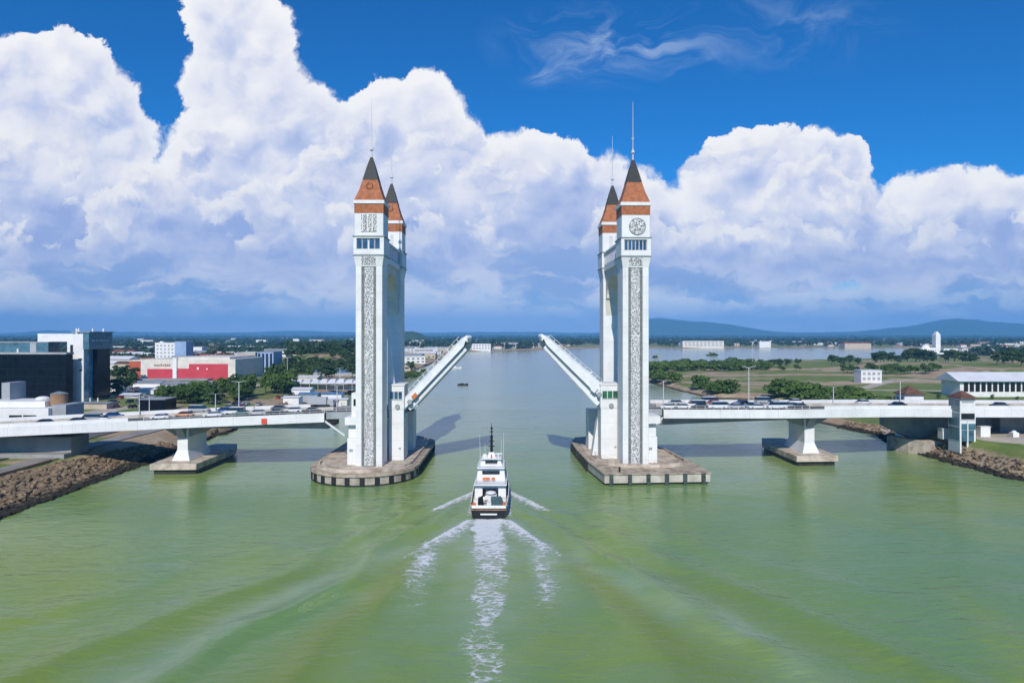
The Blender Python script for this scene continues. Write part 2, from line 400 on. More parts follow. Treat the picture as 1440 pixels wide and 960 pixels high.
def np_mesh(name, V, Fq, mats, mi=None, smooth=True, attr=None):
    me = bpy.data.meshes.new(name); V = np.asarray(V, np.float32); Fq = np.asarray(Fq, np.int32)
    k = Fq.shape[1]
    me.vertices.add(len(V)); me.vertices.foreach_set('co', V.ravel())
    me.loops.add(Fq.size); me.loops.foreach_set('vertex_index', Fq.ravel())
    me.polygons.add(len(Fq)); me.polygons.foreach_set('loop_start', np.arange(0, Fq.size, k, dtype=np.int32))
    me.polygons.foreach_set('loop_total', np.full(len(Fq), k, np.int32)) if False else None
    me.polygons.foreach_set('use_smooth', np.full(len(Fq), smooth))
    for q in mats: me.materials.append(M[q] if isinstance(q, str) else q)
    if mi is not None: me.polygons.foreach_set('material_index', np.asarray(mi, np.int32))
    for an, (ty, arr) in (attr or {}).items():
        a = me.attributes.new(an, ty, 'POINT')
        a.data.foreach_set('vector' if ty == 'FLOAT_VECTOR' else ('color' if ty == 'FLOAT_COLOR' else 'value'), np.asarray(arr, np.float32).ravel())
    me.update(calc_edges=True); me.validate()
    o = bpy.data.objects.new(name, me); COL.objects.link(o)
    return o
def grid_faces(nr, nc):
    i = np.arange(nr - 1)[:, None] * nc + np.arange(nc - 1)[None, :]
    return np.stack([i, i + 1, i + nc + 1, i + nc], -1).reshape(-1, 4)
def vnoise(x, y, sc, seed=0):
    """smooth value noise in the plane"""
    r = np.random.default_rng(seed); tb = r.random((256, 256))
    X, Y = x / sc, y / sc; xi, yi = np.floor(X).astype(int), np.floor(Y).astype(int)
    fx, fy = X - xi, Y - yi; fx = fx * fx * (3 - 2 * fx); fy = fy * fy * (3 - 2 * fy)
    g_ = lambda a, b: tb[a % 256, b % 256]
    return (g_(xi, yi) * (1 - fx) + g_(xi + 1, yi) * fx) * (1 - fy) + (g_(xi, yi + 1) * (1 - fx) + g_(xi + 1, yi + 1) * fx) * fy

# ------------------------------------------------------------------ ground and water
LEFT = [(-80,20),(-91,90),(-93,124),(-94.5,176),(-97,211),(-98,242),(-95,330),(-92,420),(-88,546),(-92,737),(-100,1000),(-106,1267),(-132,1345),(-300,1360),
        (-9000,1500),(-9000,20)]
RIGHT = [(190,60),(132,130),(115,158),(113.5,178),(114,203),(121,226),(117,247),(116,262),(121,280),(127,300),(127,330),(122,352),(114,357),(107.5,356),(99.5,403),(96,480),(96,560),
         (112,690),(185,765),(300,850),(560,965),(760,1120),(900,1400),(9000,1500),(9000,60)]
FAR = [(-30000,1400),(-320,1400),(-130,1385),(-20,1450),(60,1560),(150,1720),(238,1800),(420,1760),(640,1850),(900,1830),(1500,1700),(30000,1650),(40000,30000),(-40000,30000)]
def sdist(x, y, poly):
    """signed distance, positive inside"""
    P = np.array(poly, float); n = len(P); d = np.full(x.shape, 1e18); ins = np.zeros(x.shape, bool)
    for i in range(n):
        a, b = P[i], P[(i + 1) % n]; e0, e1 = b - a
        t = np.clip(((x - a[0]) * e0 + (y - a[1]) * e1) / (e0 * e0 + e1 * e1), 0, 1)
        d = np.minimum(d, (x - a[0] - t * e0) ** 2 + (y - a[1] - t * e1) ** 2)
        c = ((a[1] <= y) != (b[1] <= y))
        with np.errstate(divide='ignore', invalid='ignore'):
            ins ^= c & (x < a[0] + (y - a[1]) * e0 / (e1 if e1 != 0 else 1e-9))
    return np.where(ins, 1, -1) * np.sqrt(d)
def sm(x, a, b):
    t = np.clip((x - a) / (b - a), 0, 1); return t * t * (3 - 2 * t)
def land_z(x, y):
    x = np.asarray(x, float); y = np.asarray(y, float)
    wob = (vnoise(x, y, 9, 1) - .5) * 2.2 + (vnoise(x, y, 31, 2) - .5) * 4 * sm(y, 260, 420)
    s1 = sdist(x, y, LEFT) + wob * .5; s2 = sdist(x, y, RIGHT) + wob * .6; s3 = sdist(x, y, FAR) + wob * 4
    zl = -3 + 3 * sm(s1, -5, 0) + 3.5 * sm(s1, 0, 12)
    zl += 0.3 * sm(s1, 18, 34) * sm(y, 196, 214)                      # raised ground beyond the deck
    zl += 12 * sm(x, -260, -190) * (1 - sm(x, -175, -120)) * sm(y, 520, 640) * (1 - sm(y, 900, 1100))
    zr = -3 + 3 * sm(s2, -5, 0) + 2.4 * sm(s2, 0, 7) + 3.2 * sm(s2, 2, 8) * (1 - sm(y, 215, 245))
    zr += 6 * sm(x, 300, 360) * sm(y, 470, 500) * (1 - sm(y, 640, 700)) * (1 - sm(x, 520, 560))
    zf = -3 + 3 * sm(s3, -20, 0) + 3.5 * sm(s3, 0, 25)
    z = np.maximum(np.maximum(zl, zr), zf)
    z = z + np.where(z > 1.2, (vnoise(x, y, 14, 3) - .5) * .5, 0)
    return z, s1, s2, s3
nr, nc = 560, 520
dr = np.concatenate([np.linspace(20, 100, 30)[:-1], np.exp(np.linspace(math.log(100), math.log(800), 360))[:-1], np.exp(np.linspace(math.log(800), math.log(24000), 172))])
nr = len(dr); uu = np.linspace(-1.15, 1.15, nc)
Y, U = np.meshgrid(dr, uu, indexing='ij'); X = U * (Y + 30)
Z, s1, s2, s3 = land_z(X, Y)
# land cover: r = grass, g = bare earth, b = paving / sand
ng = vnoise(X, Y, 40, 5) * .5 + vnoise(X, Y, 13, 6) * .3 + vnoise(X, Y, 5, 9) * .2
earth = sm(ng, .50, .66) * .8
pav = np.zeros_like(X)
def seg_mask(x, y, a, b, w):
    e0, e1 = b[0] - a[0], b[1] - a[1]
    t = np.clip(((x - a[0]) * e0 + (y - a[1]) * e1) / (e0 * e0 + e1 * e1), 0, 1)
    return 1 - sm(np.hypot(x - a[0] - t * e0, y - a[1] - t * e1), w * .8, w * 1.25)
earth *= 1 - .9 * sm(X, 130, 160) * (1 - sm(Y, 380, 430)) * sm(Y, 240, 260)
shore = (1 - sm(s2, 2, 9)) * sm(s2, -8, 0)
earth = np.maximum(earth, shore * sm(Y, 235, 250) * 0 + shore)
earth = np.maximum(earth, (1 - sm(s1, 8, 16)) * sm(s1, -8, 0))
earth = np.maximum(earth, (1 - sm(s3, 10, 40)) * sm(s3, -40, 0))
for a, b in (((135,520),(230,540)),((230,540),(420,500)),((180,430),(250,455)),((250,455),(420,430)),((300,640),(560,640)),((150,600),(330,640))):
    earth = np.maximum(earth, seg_mask(X, Y, a, b, 12))
pathm = np.zeros_like(X)
for a, b, w in (((205,398),(262,470),3.5),((200,385),(330,372),3),((330,372),(520,360),4),((262,470),(500,462),3),((125,225),(215,233),6),((140,205),(210,195),10),((128,180),(165,158),5)):
    pathm = np.maximum(pathm, seg_mask(X, Y, a, b, w))
pav = np.maximum(pav, pathm)
pav = np.maximum(pav, seg_mask(X, Y, (135,186), (190,176), 13) * .9)
lp = (s1 > 55) & (Y < 420) & (Y > 195)
pav = np.where(lp, np.maximum(pav, .75 * sm(vnoise(X, Y, 30, 8), .35, .6)), pav)
ground = np_mesh('ground', np.stack([X, Y, Z], -1).reshape(-1, 3), grid_faces(nr, nc), [], attr={
    'cover': ('FLOAT_VECTOR', np.stack([ng, earth, pav], -1).reshape(-1, 3))})
gm = bpy.data.materials.new('ground_cover'); gm.use_nodes = True; t = NT(gm.node_tree); b = t.n['Principled BSDF']
at_ = t.n.new('ShaderNodeAttribute'); at_.attribute_name = 'cover'; c3 = t.sep(at_.outputs['Vector'])
geo = t.n.new('ShaderNodeNewGeometry'); P = geo.outputs['Position']; n1 = t.noise(P, .12, 6, .65); n2 = t.noise(P, 1.1, 4, .6); n3 = t.noise(P, .018, 4, .6)
grass = t.mix(t.ss(n1, .35, .68), (.115, .185, .042), (.205, .245, .07))
grass = t.mix(t.ss(n3, .45, .7, 0, .6), grass, (.28, .25, .12))
soil = t.mix(t.ss(n1, .35, .7), (.38, .27, .17), (.50, .40, .28))
soil = t.mix(t.ss(n2, .45, .75, 0, .5), soil, (.25, .17, .10))
pv = t.mix(t.ss(n1, .3, .7), (.55, .49, .41), (.42, .37, .31))
c = t.mix(t.ss(t.m('ADD', c3[1], t.m('MULTIPLY', t.m('SUBTRACT', n2, .5), .7)), .35, .65), grass, soil)
c = t.mix(t.ss(c3[2], .3, .7), c, pv)
zz = t.sep(P)[2]
c = t.mix(t.ss(zz, .9, .15), c, (.05, .042, .028))
t.put(b.inputs['Base Color'], c); b.inputs['Roughness'].default_value = .95; b.inputs['Specular IOR Level'].default_value = .15
bb = t.n.new('ShaderNodeBump'); bb.inputs['Strength'].default_value = .5; bb.inputs['Distance'].default_value = .25
t.l.new(n2, bb.inputs['Height']); t.l.new(bb.outputs[0], b.inputs['Normal'])
ground.data.materials.append(gm); ground['kind'] = 'structure'

BX, BY = -4.2, 123.0                                     # stern of the patrol boat
def wave_h(x, y):
    s_ = np.maximum(BY + 22 - y, 0.0); lx = x - BX - .012 * s_
    h = np.zeros_like(x)
    a = np.abs(lx)
    for (k0, sl, amp, wd) in ((2.5,.36,.34,1.8),(5.0,.50,.24,2.2),(0,.23,.16,2.0),(9,.68,.12,3.0)):
        c_ = k0 + sl * s_; wdt = wd + .012 * s_
        wob = (vnoise(x, y, 7, 21) - .5) * 2.5 + (vnoise(x, y, 23, 22) - .5) * 4
        q = (a - c_ + wob) / wdt
        h += amp * (1 - q * q) * np.exp(-q * q / 1.6) * sm(s_, 0, 14) * (1 - sm(s_, 110, 160))
    return h
wr = np.concatenate([np.linspace(14, 40, 40)[:-1], np.exp(np.linspace(math.log(40), math.log(230), 330))[:-1], np.exp(np.linspace(math.log(230), math.log(24000), 110))])
wu = np.linspace(-1.2, 1.2, 430)
Yw, Uw = np.meshgrid(wr, wu, indexing='ij'); Xw = Uw * (Yw + 35)
Zw = wave_h(Xw, Yw)
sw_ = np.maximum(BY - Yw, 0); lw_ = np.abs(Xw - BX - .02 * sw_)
swell_sheen = np.zeros_like(Xw)
for (k0, sl, wd) in ((3.0, .34, 1.5), (9.0, .62, 2.6)):     # olive swell reflections painted into the water colour
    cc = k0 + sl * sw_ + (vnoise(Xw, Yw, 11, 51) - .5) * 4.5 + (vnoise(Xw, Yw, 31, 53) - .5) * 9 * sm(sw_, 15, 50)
    swell_sheen = np.maximum(swell_sheen, np.exp(-((lw_ - cc) / (wd + .05 * sw_)) ** 2) * sm(sw_, 12, 34) * (.85 + .6 * (vnoise(Xw, Yw, 16, 52) - .4)) * (1.0 if sl < .5 else .55))
water = np_mesh('water', np.stack([Xw, Yw, Zw], -1).reshape(-1, 3), grid_faces(len(wr), len(wu)), [], attr={'swell_sheen': ('FLOAT', np.clip(swell_sheen, 0, 1).ravel()), 'air': ('FLOAT', np.clip(
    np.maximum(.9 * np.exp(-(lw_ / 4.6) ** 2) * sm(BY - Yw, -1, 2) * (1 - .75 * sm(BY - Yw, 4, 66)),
    np.maximum(.36 * np.exp(-((lw_ - (5.6 + .47 * sw_) + (vnoise(Xw, Yw, 9, 63) - .5) * 4 + (vnoise(Xw, Yw, 31, 53) - .5) * 7) / (1.4 + .03 * sw_)) ** 2) * sm(sw_, 8, 24) * (1 - sm(sw_, 70, 110)), .0 * lw_) +  # outer pale bands: swell reflections painted in beside the aerated water
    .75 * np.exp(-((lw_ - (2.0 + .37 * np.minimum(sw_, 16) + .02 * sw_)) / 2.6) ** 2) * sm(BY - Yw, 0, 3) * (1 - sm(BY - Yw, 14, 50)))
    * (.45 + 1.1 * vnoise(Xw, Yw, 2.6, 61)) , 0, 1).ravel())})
wm = bpy.data.materials.new('river_water'); wm.use_nodes = True; t = NT(wm.node_tree); b = t.n['Principled BSDF']
geo = t.n.new('ShaderNodeNewGeometry'); P = geo.outputs['Position']
n1 = t.noise(t.v('MULTIPLY', P, (1, .55, 1)), .022, 5, .6, .8); n2 = t.noise(t.v('MULTIPLY', P, (.5, 1, 1)), .09, 5, .6, .5)
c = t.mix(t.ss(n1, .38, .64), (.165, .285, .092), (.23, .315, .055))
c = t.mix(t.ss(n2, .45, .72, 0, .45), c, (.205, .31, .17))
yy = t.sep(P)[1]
sa = t.n.new('ShaderNodeAttribute'); sa.attribute_name = 'swell_sheen'
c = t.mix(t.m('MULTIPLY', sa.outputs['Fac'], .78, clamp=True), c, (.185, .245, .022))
sb_ = t.n.new('ShaderNodeAttribute'); sb_.attribute_name = 'air'  # aerated water plus the painted outer swell reflections
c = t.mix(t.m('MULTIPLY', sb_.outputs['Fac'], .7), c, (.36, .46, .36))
c = t.mix(t.ss(yy, 125, 290, 0, .85), c, (.31, .385, .265))  # grazing sky reflection painted in as paling with distance
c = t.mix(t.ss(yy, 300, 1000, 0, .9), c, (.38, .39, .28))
t.put(b.inputs['Base Color'], c); b.inputs['Roughness'].default_value = .16; b.inputs['IOR'].default_value = 1.333
b.inputs['Specular IOR Level'].default_value = .36
wv = t.v('MULTIPLY', P, (.42, 1.0, 1))
h1 = t.noise(wv, .75, 4, .55, .3); h2 = t.noise(t.v('MULTIPLY', P, (.5, .9, 1)), .16, 3, .55, .4); h3 = t.noise(P, 2.6, 3, .6)
hh = t.m('ADD', t.m('MULTIPLY', h1, .46), t.m('ADD', t.m('MULTIPLY', h2, .9), t.m('MULTIPLY', h3, .08)))
calm = t.ss(t.noise(t.v('MULTIPLY', P, (.7, 1, 1)), .013, 3, .5), .35, .68, .35, 1.0)
bb = t.n.new('ShaderNodeBump'); bb.inputs['Distance'].default_value = 1.0
t.put(bb.inputs['Strength'], t.m('MULTIPLY', calm, t.ss(yy, 60, 600, .62, .13)))
t.l.new(hh, bb.inputs['Height']); t.l.new(bb.outputs[0], b.inputs['Normal'])
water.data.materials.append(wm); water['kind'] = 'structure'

# foam of the wake
fx = np.arange(-24, 16, .4); fy = np.arange(58, 150, .5)
FY, FX = np.meshgrid(fy, fx, indexing='ij')
s_ = BY - FY; lx = FX - BX - .03 * np.maximum(s_, 0)
den = np.zeros_like(FX)
jit = (vnoise(FX, FY, 2.2, 31) - .5) * 1.6 + (vnoise(FX, FY, 6, 32) - .5) * 2.2 * sm(s_, 8, 30)
w_ = 3.7 - .020 * np.maximum(s_, 0)
core = (1 - sm(np.abs(lx + jit), w_ * .55, w_)) * sm(s_, -.8, .5)
den = np.maximum(den, core * (.90 - .36 * sm(s_, 3, 30) - .14 * sm(s_, 30, 62)))
for sg in (-1, 1):
    ll = sg * lx; c_ = 3.2 + (.37 if sg > 0 else .44) * s_
    arm = np.where(ll > c_, 1 - sm(ll - c_, 0, .5), (1 - sm(c_ - ll, .5, 4.2 + .16 * s_)) * (.62 + .38 * np.exp(-(c_ - ll) / .8))) * sm(s_, .3, 1.5) * (1 - sm(s_, 17, 26))
    den = np.maximum(den, arm * (1.0 - .30 * sm(s_, 4, 20)))
    tr_ = np.exp(-((ll - (8.6 - .03 * s_ if sg > 0 else 9.6 - .01 * s_)) / 2.2) ** 2) * sm(s_, 11, 16) * (1 - sm(s_, 24, 52)) * .62
    den = np.maximum(den, tr_)
    sb = BY + 24 - FY; lb = sg * (FX - BX)
    cb = 2.9 + .46 * sb
    ba = np.where(lb > cb, 1 - sm(lb - cb, 0, .5), (1 - sm(cb - lb, .6, 4.6)) * (.7 + .3 * np.exp(-(cb - lb) / .8))) * sm(sb, .5, 3) * (1 - sm(sb, 15, 22)) * (lb > 3.0)
    den = np.maximum(den, ba * .85)
    den = np.maximum(den, (1 - sm(np.abs(lb - 3.7), .2, .8)) * sm(FY, BY, BY + 3) * (1 - sm(FY, BY + 17, BY + 22)) * .55)
den *= 1 - sm(s_, 6, 26) * (.75 - 1.15 * np.clip(vnoise(FX * 1.6, FY, 4.2, 33) * .7 + vnoise(FX, FY, 1.7, 34) * .4, 0, .65))
keep = den > .03
Fq = grid_faces(len(fy), len(fx)); kf = keep.ravel()
Fq = Fq[kf[Fq].any(1)]
foam = np_mesh('wake_foam', np.stack([FX, FY, wave_h(FX, FY) + .05], -1).reshape(-1, 3), Fq, [], attr={'dens': ('FLOAT', den.ravel())})
bmx = bmesh.new(); bmx.from_mesh(foam.data); bmesh.ops.delete(bmx, geom=[v for v in bmx.verts if not v.link_faces], context='VERTS'); bmx.to_mesh(foam.data); bmx.free()
fm = bpy.data.materials.new('white_foam'); fm.use_nodes = True; t = NT(fm.node_tree); b = t.n['Principled BSDF']
at_ = t.n.new('ShaderNodeAttribute'); at_.attribute_name = 'dens'
geo = t.n.new('ShaderNodeNewGeometry'); P = geo.outputs['Position']
wp = t.v('MULTIPLY_ADD', t.noise(P, .8, 3, .6, col=True), (1.4, 1.4, 0), t.v('MULTIPLY', P, (.75, 1.15, 1)))
n1 = t.noise(wp, .9, 7, .68); n2 = t.vor(wp, .9, 'DISTANCE_TO_EDGE', 1.0, .5)
ff = t.m('ADD', n1, t.ss(n2, .22, .0, 0, .22))
al = t.ss(t.m('ADD', ff, t.m('MULTIPLY', at_.outputs['Fac'], .74)), .80, 1.20, 0, .90)
al = t.m('MULTIPLY', al, t.ss(at_.outputs['Fac'], 0, .25))
t.put(b.inputs['Base Color'], (.80, .82, .82)); b.inputs['Roughness'].default_value = .8; t.put(b.inputs['Alpha'], al)
foam.data.materials.append(fm); tag(foam, 'white churned foam trailing behind the patrol boat', 'foam', kind='stuff')

# hills
def ridge(name, d, pts, depth, seed, mt):
    xs = np.linspace(pts[0][0], pts[-1][0], 240)
    zs = np.interp(xs, [a for a, _ in pts], [b_ for _, b_ in pts])
    zs = np.convolve(np.pad(zs, 6, 'edge'), np.ones(13) / 13, 'valid')
    Xa = PX(xs, d); base = np.maximum(PZ(zs, d), 0) * 1.18
    rows = []
    for k, f in enumerate(np.linspace(0, 1, 26)):
        sh = np.sin(f * math.pi) ** .8
        zz_ = base * sh * (1 + .25 * (vnoise(Xa, np.full_like(Xa, f * 2500), 700, seed) - .5)) + 14 * sh * (vnoise(Xa, np.full_like(Xa, f * 900), 160, seed + 1) - .5)
        rows.append(np.stack([Xa * (1 + (f - .5) * depth / d), np.full_like(Xa, d + (f - .5) * depth), zz_ - 3], -1))
    V = np.array(rows)
    o = np_mesh(name, V.reshape(-1, 3), grid_faces(26, 240), [mt]); o['kind'] = 'structure'; return o
M['hill'] = mat('forested_hill', (.035, .075, .03), .95, .2, .006, col2=(.06, .09, .04))
ridge('hills', 11000, [(820,473),(850,466),(880,460),(905,454),(925,451.5),(945,452),(965,455.5),(1000,456),(1030,460),(1060,463),(1090,467),(1130,469),(1200,468),(1240,464),(1270,462),(1300,458),(1325,454),(1345,452),(1375,453),(1400,456),(1440,458),(1520,462),(1600,472)], 3000, 3, 'hill')
ridge('hills', 13500, [(-150,468),(0,470),(60,466),(140,468),(220,467),(300,469),(360,468),(420,466),(500,468),(560,469),(650,468),(760,467.5),(830,469),(960,468),(1100,470)], 2500, 8, 'hill')
ridge('hills', 3200, [(545,478),(560,470),(570,467.3),(580,467),(588,468.5),(600,474),(612,478.5)], 300, 5, 'hill')

# ------------------------------------------------------------------ bridge towers
Z0 = 2.9
def roof_parts(parent, yc, xc=0.0, z=63.3, emblem=True):
    c = MB().box(xc - 3.6, xc + 3.6, yc - 3.6, yc + 3.6, z, z + .85).build('cornice', 'white', parent, bevel=.08)
    q = lambda h: (xc - h, xc + h, yc - h, yc + h)
    r = MB().frus(q(3.4), z + .85, q(2.45), z + 3.4).frus(q(2.45), z + 3.4, q(1.75), z + 5.9).build('tiled_roof', 'orange', parent)
    s = MB().frus(q(1.80), z + 5.9, q(.98), z + 9.1).frus(q(.98), z + 9.1, q(.28), z + 11.5).build('spire', 'spire', parent)
    f = MB()
    f.cyl((xc, yc, z + 11.4), (xc, yc, z + 13), .22, .14, 8).ball((xc, yc, z + 13.4), .45, sz=.8)
    f.cyl((xc, yc, z + 13.2), (xc, yc, z + 14.3), .5, .05, 8)
    f.cyl((xc, yc, z + 14), (xc, yc, z + 20), .10, .07, 6).cyl((xc, yc, z + 20), (xc, yc, z + 25.4), .07, .04, 6)
    f.box(xc - .35, xc + .35, yc - .05, yc + .05, z + 16.6, z + 16.75)
    f.build('finial', 'lamp', parent)

def pylon_parts(parent, y0, front, medallion=False, emblem=True):
    """shaft with its front on local y0; the head above it"""
    y1 = y0 + 6.5; yc = y0 + 3.25
    s = MB()
    s.box(-3.05, 3.05, y0 + .45, y1, Z0, 51.5)
    if front:
        s.box(-3.05, -1.72, y0, y0 + .45, Z0, 51.5).box(1.62, 3.05, y0, y0 + .45, Z0, 51.5)
    else:
        s.box(-3.05, 3.05, y0, y0 + .45, Z0, 51.5)
    s.frus((-3.06, 3.06, y0 - .01, y1 + .01), 48.9, (-3.5, 3.5, y0 - .45, y1 + .4), 51.4)
    s.build('shaft', 'towerwhite', parent, bevel=.06)
    if front:
        pn = MB().box(-1.1, 1.0, y0 + .2, y0 + .448, Z0 + .1, 49.0).build('lattice_panel', 'lattice', parent)
        fr = MB()
        fr.box(-1.718, -1.1, y0 + .15, y0 + .449, Z0, 48.95).box(1.0, 1.618, y0 + .15, y0 + .449, Z0, 48.95)
        fr.build('panel_frame', 'darkframe', parent)
        dk = MB().box(-1.66, 1.56, y0 - .2, y0 - .012, 49.3, 51.2)
        # dark upper end of the carved strip, between the corbels
        dk.v = [(a, (y0 - .03 - .43 * (c_ - 48.9) / 2.5) + (.02 if b_ > y0 - .1 else -.03), c_) for a, b_, c_ in dk.v]
        dk.build('corbel_grille', 'medallion', parent)
    MB().box(-3.65, 3.65, y0 - .6, y1 + .6, 51.4, 51.65).build('ledge', 'ledge', parent)
    b_ = MB().box(-3.5, 3.5, y0 - .45, y1 + .45, 51.65, 52.9).box(-3.5, 3.5, y0 - .45, y1 + .45, 55.35, 55.75)
    for x0, x1 in ((-3.5, -2.75), (2.55, 3.5)): b_.box(x0, x1, y0 - .45, y1 + .45, 52.9, 55.35)
    b_.box(-2.75, 2.55, y0 + .1, y1 - .1, 52.9, 55.35)
    b_.build('viewing_storey', 'white', parent, bevel=.05)
    n = 6 if medallion else 4
    wide = 5.2 / n
    for i in range(n):
        xa = -2.7 + i * wide + (.25 if (not medallion and i >= n / 2) else 0) - (0 if medallion else .1)
        w = MB().box(xa + .1, xa + wide - .12, y0 - .12, y0 + .095, 53.05, 55.2).build('window', 'glassblue', parent)
        MB().box(xa + .03, xa + .1, y0 - .16, y0 + .095, 52.95, 55.3).box(xa + wide - .12, xa + wide - .05, y0 - .16, y0 + .095, 52.95, 55.3).build('frame', 'lamp', w)
    MB().box(-3.7, 3.7, y0 - .65, y1 + .65, 55.75, 55.95).build('ledge', 'ledge', parent)
    MB().box(-3.3, 3.3, y0 - .05, y1 + .05, 55.95, 61.2).build('upper_storey', 'white', parent, bevel=.05)
    if front and not medallion:
        MB().box(-1.75, 1.75, y0 - .18, y0 - .052, 56.9, 60.9).build('carved_window', 'medallion', parent)
        for i in range(3):
            MB().box(-1.5 + i * 1.1, -1.28 + i * 1.1, y0 - .26, y0 - .182, 56.9, 60.9).build('mullion', 'white', parent)
    if front and medallion:
        MB().cyl((.35, y0 - .052, 58.5), (.35, y0 - .22, 58.5), 1.85, n=32).build('round_medallion', 'medallion', parent)
        rg = MB()
        for i in range(32):
            a0, a1 = 2 * math.pi * i / 32, 2 * math.pi * (i + 1) / 32
            rg.cyl((.35 + 1.9 * math.cos(a0), y0 - .2, 58.5 + 1.9 * math.sin(a0)), (.35 + 1.9 * math.cos(a1), y0 - .2, 58.5 + 1.9 * math.sin(a1)), .1, n=5)
        rg.build('medallion_rim', 'greysteel', parent)
        MB().box(-2.75, -2.35, y0 - .12, y0 - .052, 57.4, 59.6).build('emblem', 'redsign', parent) if False else None
    if not front:
        MB().box(-1.5, -.5, y0 - .1, y0 - .052, 56.2, 60.4).box(.1, 1.0, y0 - .1, y0 - .052, 56.2, 60.4).build('carved_window', 'lamp', parent)
    MB().box(-3.36, 3.36, y0 - .11, y1 + .11, 61.2, 63.3).build('terracotta_band', 'orange', parent)
    roof_parts(parent, yc)
    if not medallion and emblem:
        e_ = MB()
        for i in range(16):
            a0, a1 = R(100 + 320 * i / 16), R(100 + 320 * (i + 1) / 16)
            f0 = lambda a: (.72 * math.cos(a), .72 * math.sin(a))
            (xa, za), (xb, zb) = f0(a0), f0(a1)
            yy_ = lambda z_: yc - (2.45 - (z_ - 1.0 - 3.4) * .28) - .1
            e_.cyl((xa, yy_(za + 4.4), 63.3 + 4.4 + za), (xb, yy_(zb + 4.4), 63.3 + 4.4 + zb), .075, n=5)
        e_.build('roof_emblem', 'roofbrown', parent)

def tower(name, X0, Y0, s, label):
    """s=+1: the channel lies towards +x"""
    rt = empty(name, (X0, Y0, 0), R(.5) if s > 0 else R(1.6), label, 'bridge tower', 'towers of the drawbridge')
    pylon_parts(rt, 0.0, True, medallion=(s < 0))
    pylon_parts(rt, 28.0, False, emblem=s > 0)
    # gallery linking the two pylons above an arch over the roadway
    MB().box(-2.9, 2.9, 7.0, 27.5, 50.6, 51.9).box(-2.75, 2.75, 7.0, 27.5, 51.9, 55.2).box(-3.05, 3.05, 7.0, 27.5, 55.2, 55.72).build('gallery', 'white', rt)
    for sx in (-1, 1):
        for i in range(6):
            ya = 7.6 + i * 3.3
            w = MB().box(sx * 2.752, sx * 2.86, ya, ya + 2.9, 52.2, 54.9).build('gallery_window', 'galleryglass', rt)
            MB().box(sx * 2.752, sx * 2.93, ya + 2.9, ya + 3.1, 52.0, 55.1).box(sx * 2.752, sx * 2.93, ya + 1.4, ya + 1.5, 52.2, 54.9).build('frame', 'white', w)
    prof = [(6.51, 50.6), (27.99, 50.6), (27.99, 38.5), (27.1, 43.0)]
    for i in range(17):
        a = math.pi * i / 16
        prof.append((17.25 + 9.3 * math.cos(a), 43.2 + 5.6 * math.sin(a)))
    prof += [(7.4, 43.0), (6.51, 38.5)]
    MB().prism(prof, -2.4, 2.4, axis='x').build('arch', 'cream', rt)
    # machinery house by the leaf
    bx0, bx1 = (3.2, 6.8) if s > 0 else (-6.9, -2.4)
    h = MB().box(bx0, bx1, 8.0, 14.5, Z0, 15.2).box(bx0 - .12, bx1 + .12, 7.9, 14.6, 15.2, 20.9).box(bx0 - .3, bx1 + .3, 7.7, 14.8, 20.9, 21.3)
    h.build('machinery_house', 'towerwhite', rt, bevel=.06)
    gm_ = 'glassblue' if s > 0 else 'glassgreen'
    for i in range(3):
        xa = bx0 + .35 + i * ((bx1 - bx0 - .6) / 3)
        w = MB().box(xa, xa + (bx1 - bx0 - .6) / 3 - .18, 7.78, 7.898, 17.7, 19.5).build('control_window', gm_, rt)
        MB().box(xa - .06, xa + (bx1 - bx0 - .6) / 3 - .12, 7.72, 7.779, 17.55, 17.7).build('sill', 'lamp', w)
    MB().cyl(((bx0 + bx1) / 2 + .3, 7.6, 15.9), ((bx0 + bx1) / 2 + .3, 7.88, 15.9), .6, .6, 12).build('siren_horn', 'greysteel', rt)
    MB().box(bx1 - 1.2, bx1 - .7, 7.9, 7.998, 5.6, 6.0).build('vent', 'greysteel', rt)
    # tapering fin above the machinery house
    if s > 0: fin = [(3.06, 21.3), (4.35, 21.3), (3.55, 27.5), (3.2, 32.5), (3.06, 34)]
    if s > 0: MB().prism(fin, 9.5, 11.0, axis='y').build('buttress_fin', 'white', rt)
    # rear leg carrying the leaf and a raking buttress
    r0, r1 = (4.4, 7.2) if s > 0 else (-7.9, -5.0)
    MB().box(r0, r1, 22.5, 28, Z0, 13.2).build('bearing_leg', 'white', rt)
    if s < 0: MB().prism([(-8.3, Z0), (-6.9, Z0), (-6.9, 12.5)], 13.0, 16, axis='y').build('raking_buttress', 'white', rt)
    # outer pedestal with landing
    p0, p1 = (-5.5, -3.052) if s > 0 else (3.052, 5.6)
    d0, d1 = (-6.0, -3.052) if s > 0 else (3.052, 6.3)
    MB().box(p0, p1, 2.2, 9, Z0, 9.1).box(p0, p1, 3.4, 9, 9.1, 12.2).box(d0, d1, 1.9, 9.4, 12.2, 14.0).build('pedestal', 'white', rt, bevel=.05)
    MB().box(p0 + .5 * (1 if s > 0 else 1), p0 + 1.3, 2.12, 2.198, 6.0, 6.6).build('vent', 'greysteel', rt)
    if s > 0:
        MB().box(-4.7, -3.06, 3.0, 7.5, 14.0, 19.6).build('stair_hut', 'white', rt, bevel=.05)
        MB().box(-4.2, -3.4, 2.9, 2.998, 16.6, 18.2).build('window', 'window', rt)
    return rt

XL, YL, XR, YR = -32.9, 157.0, 28.9, 159.4
TL = tower('bridge_tower', XL, YL, +1, 'twin white bridge tower whose front head has a square carved window and rounded pier')
TR = tower('bridge_tower', XR, YR, -1, 'twin white bridge tower whose front head carries a round carved medallion')

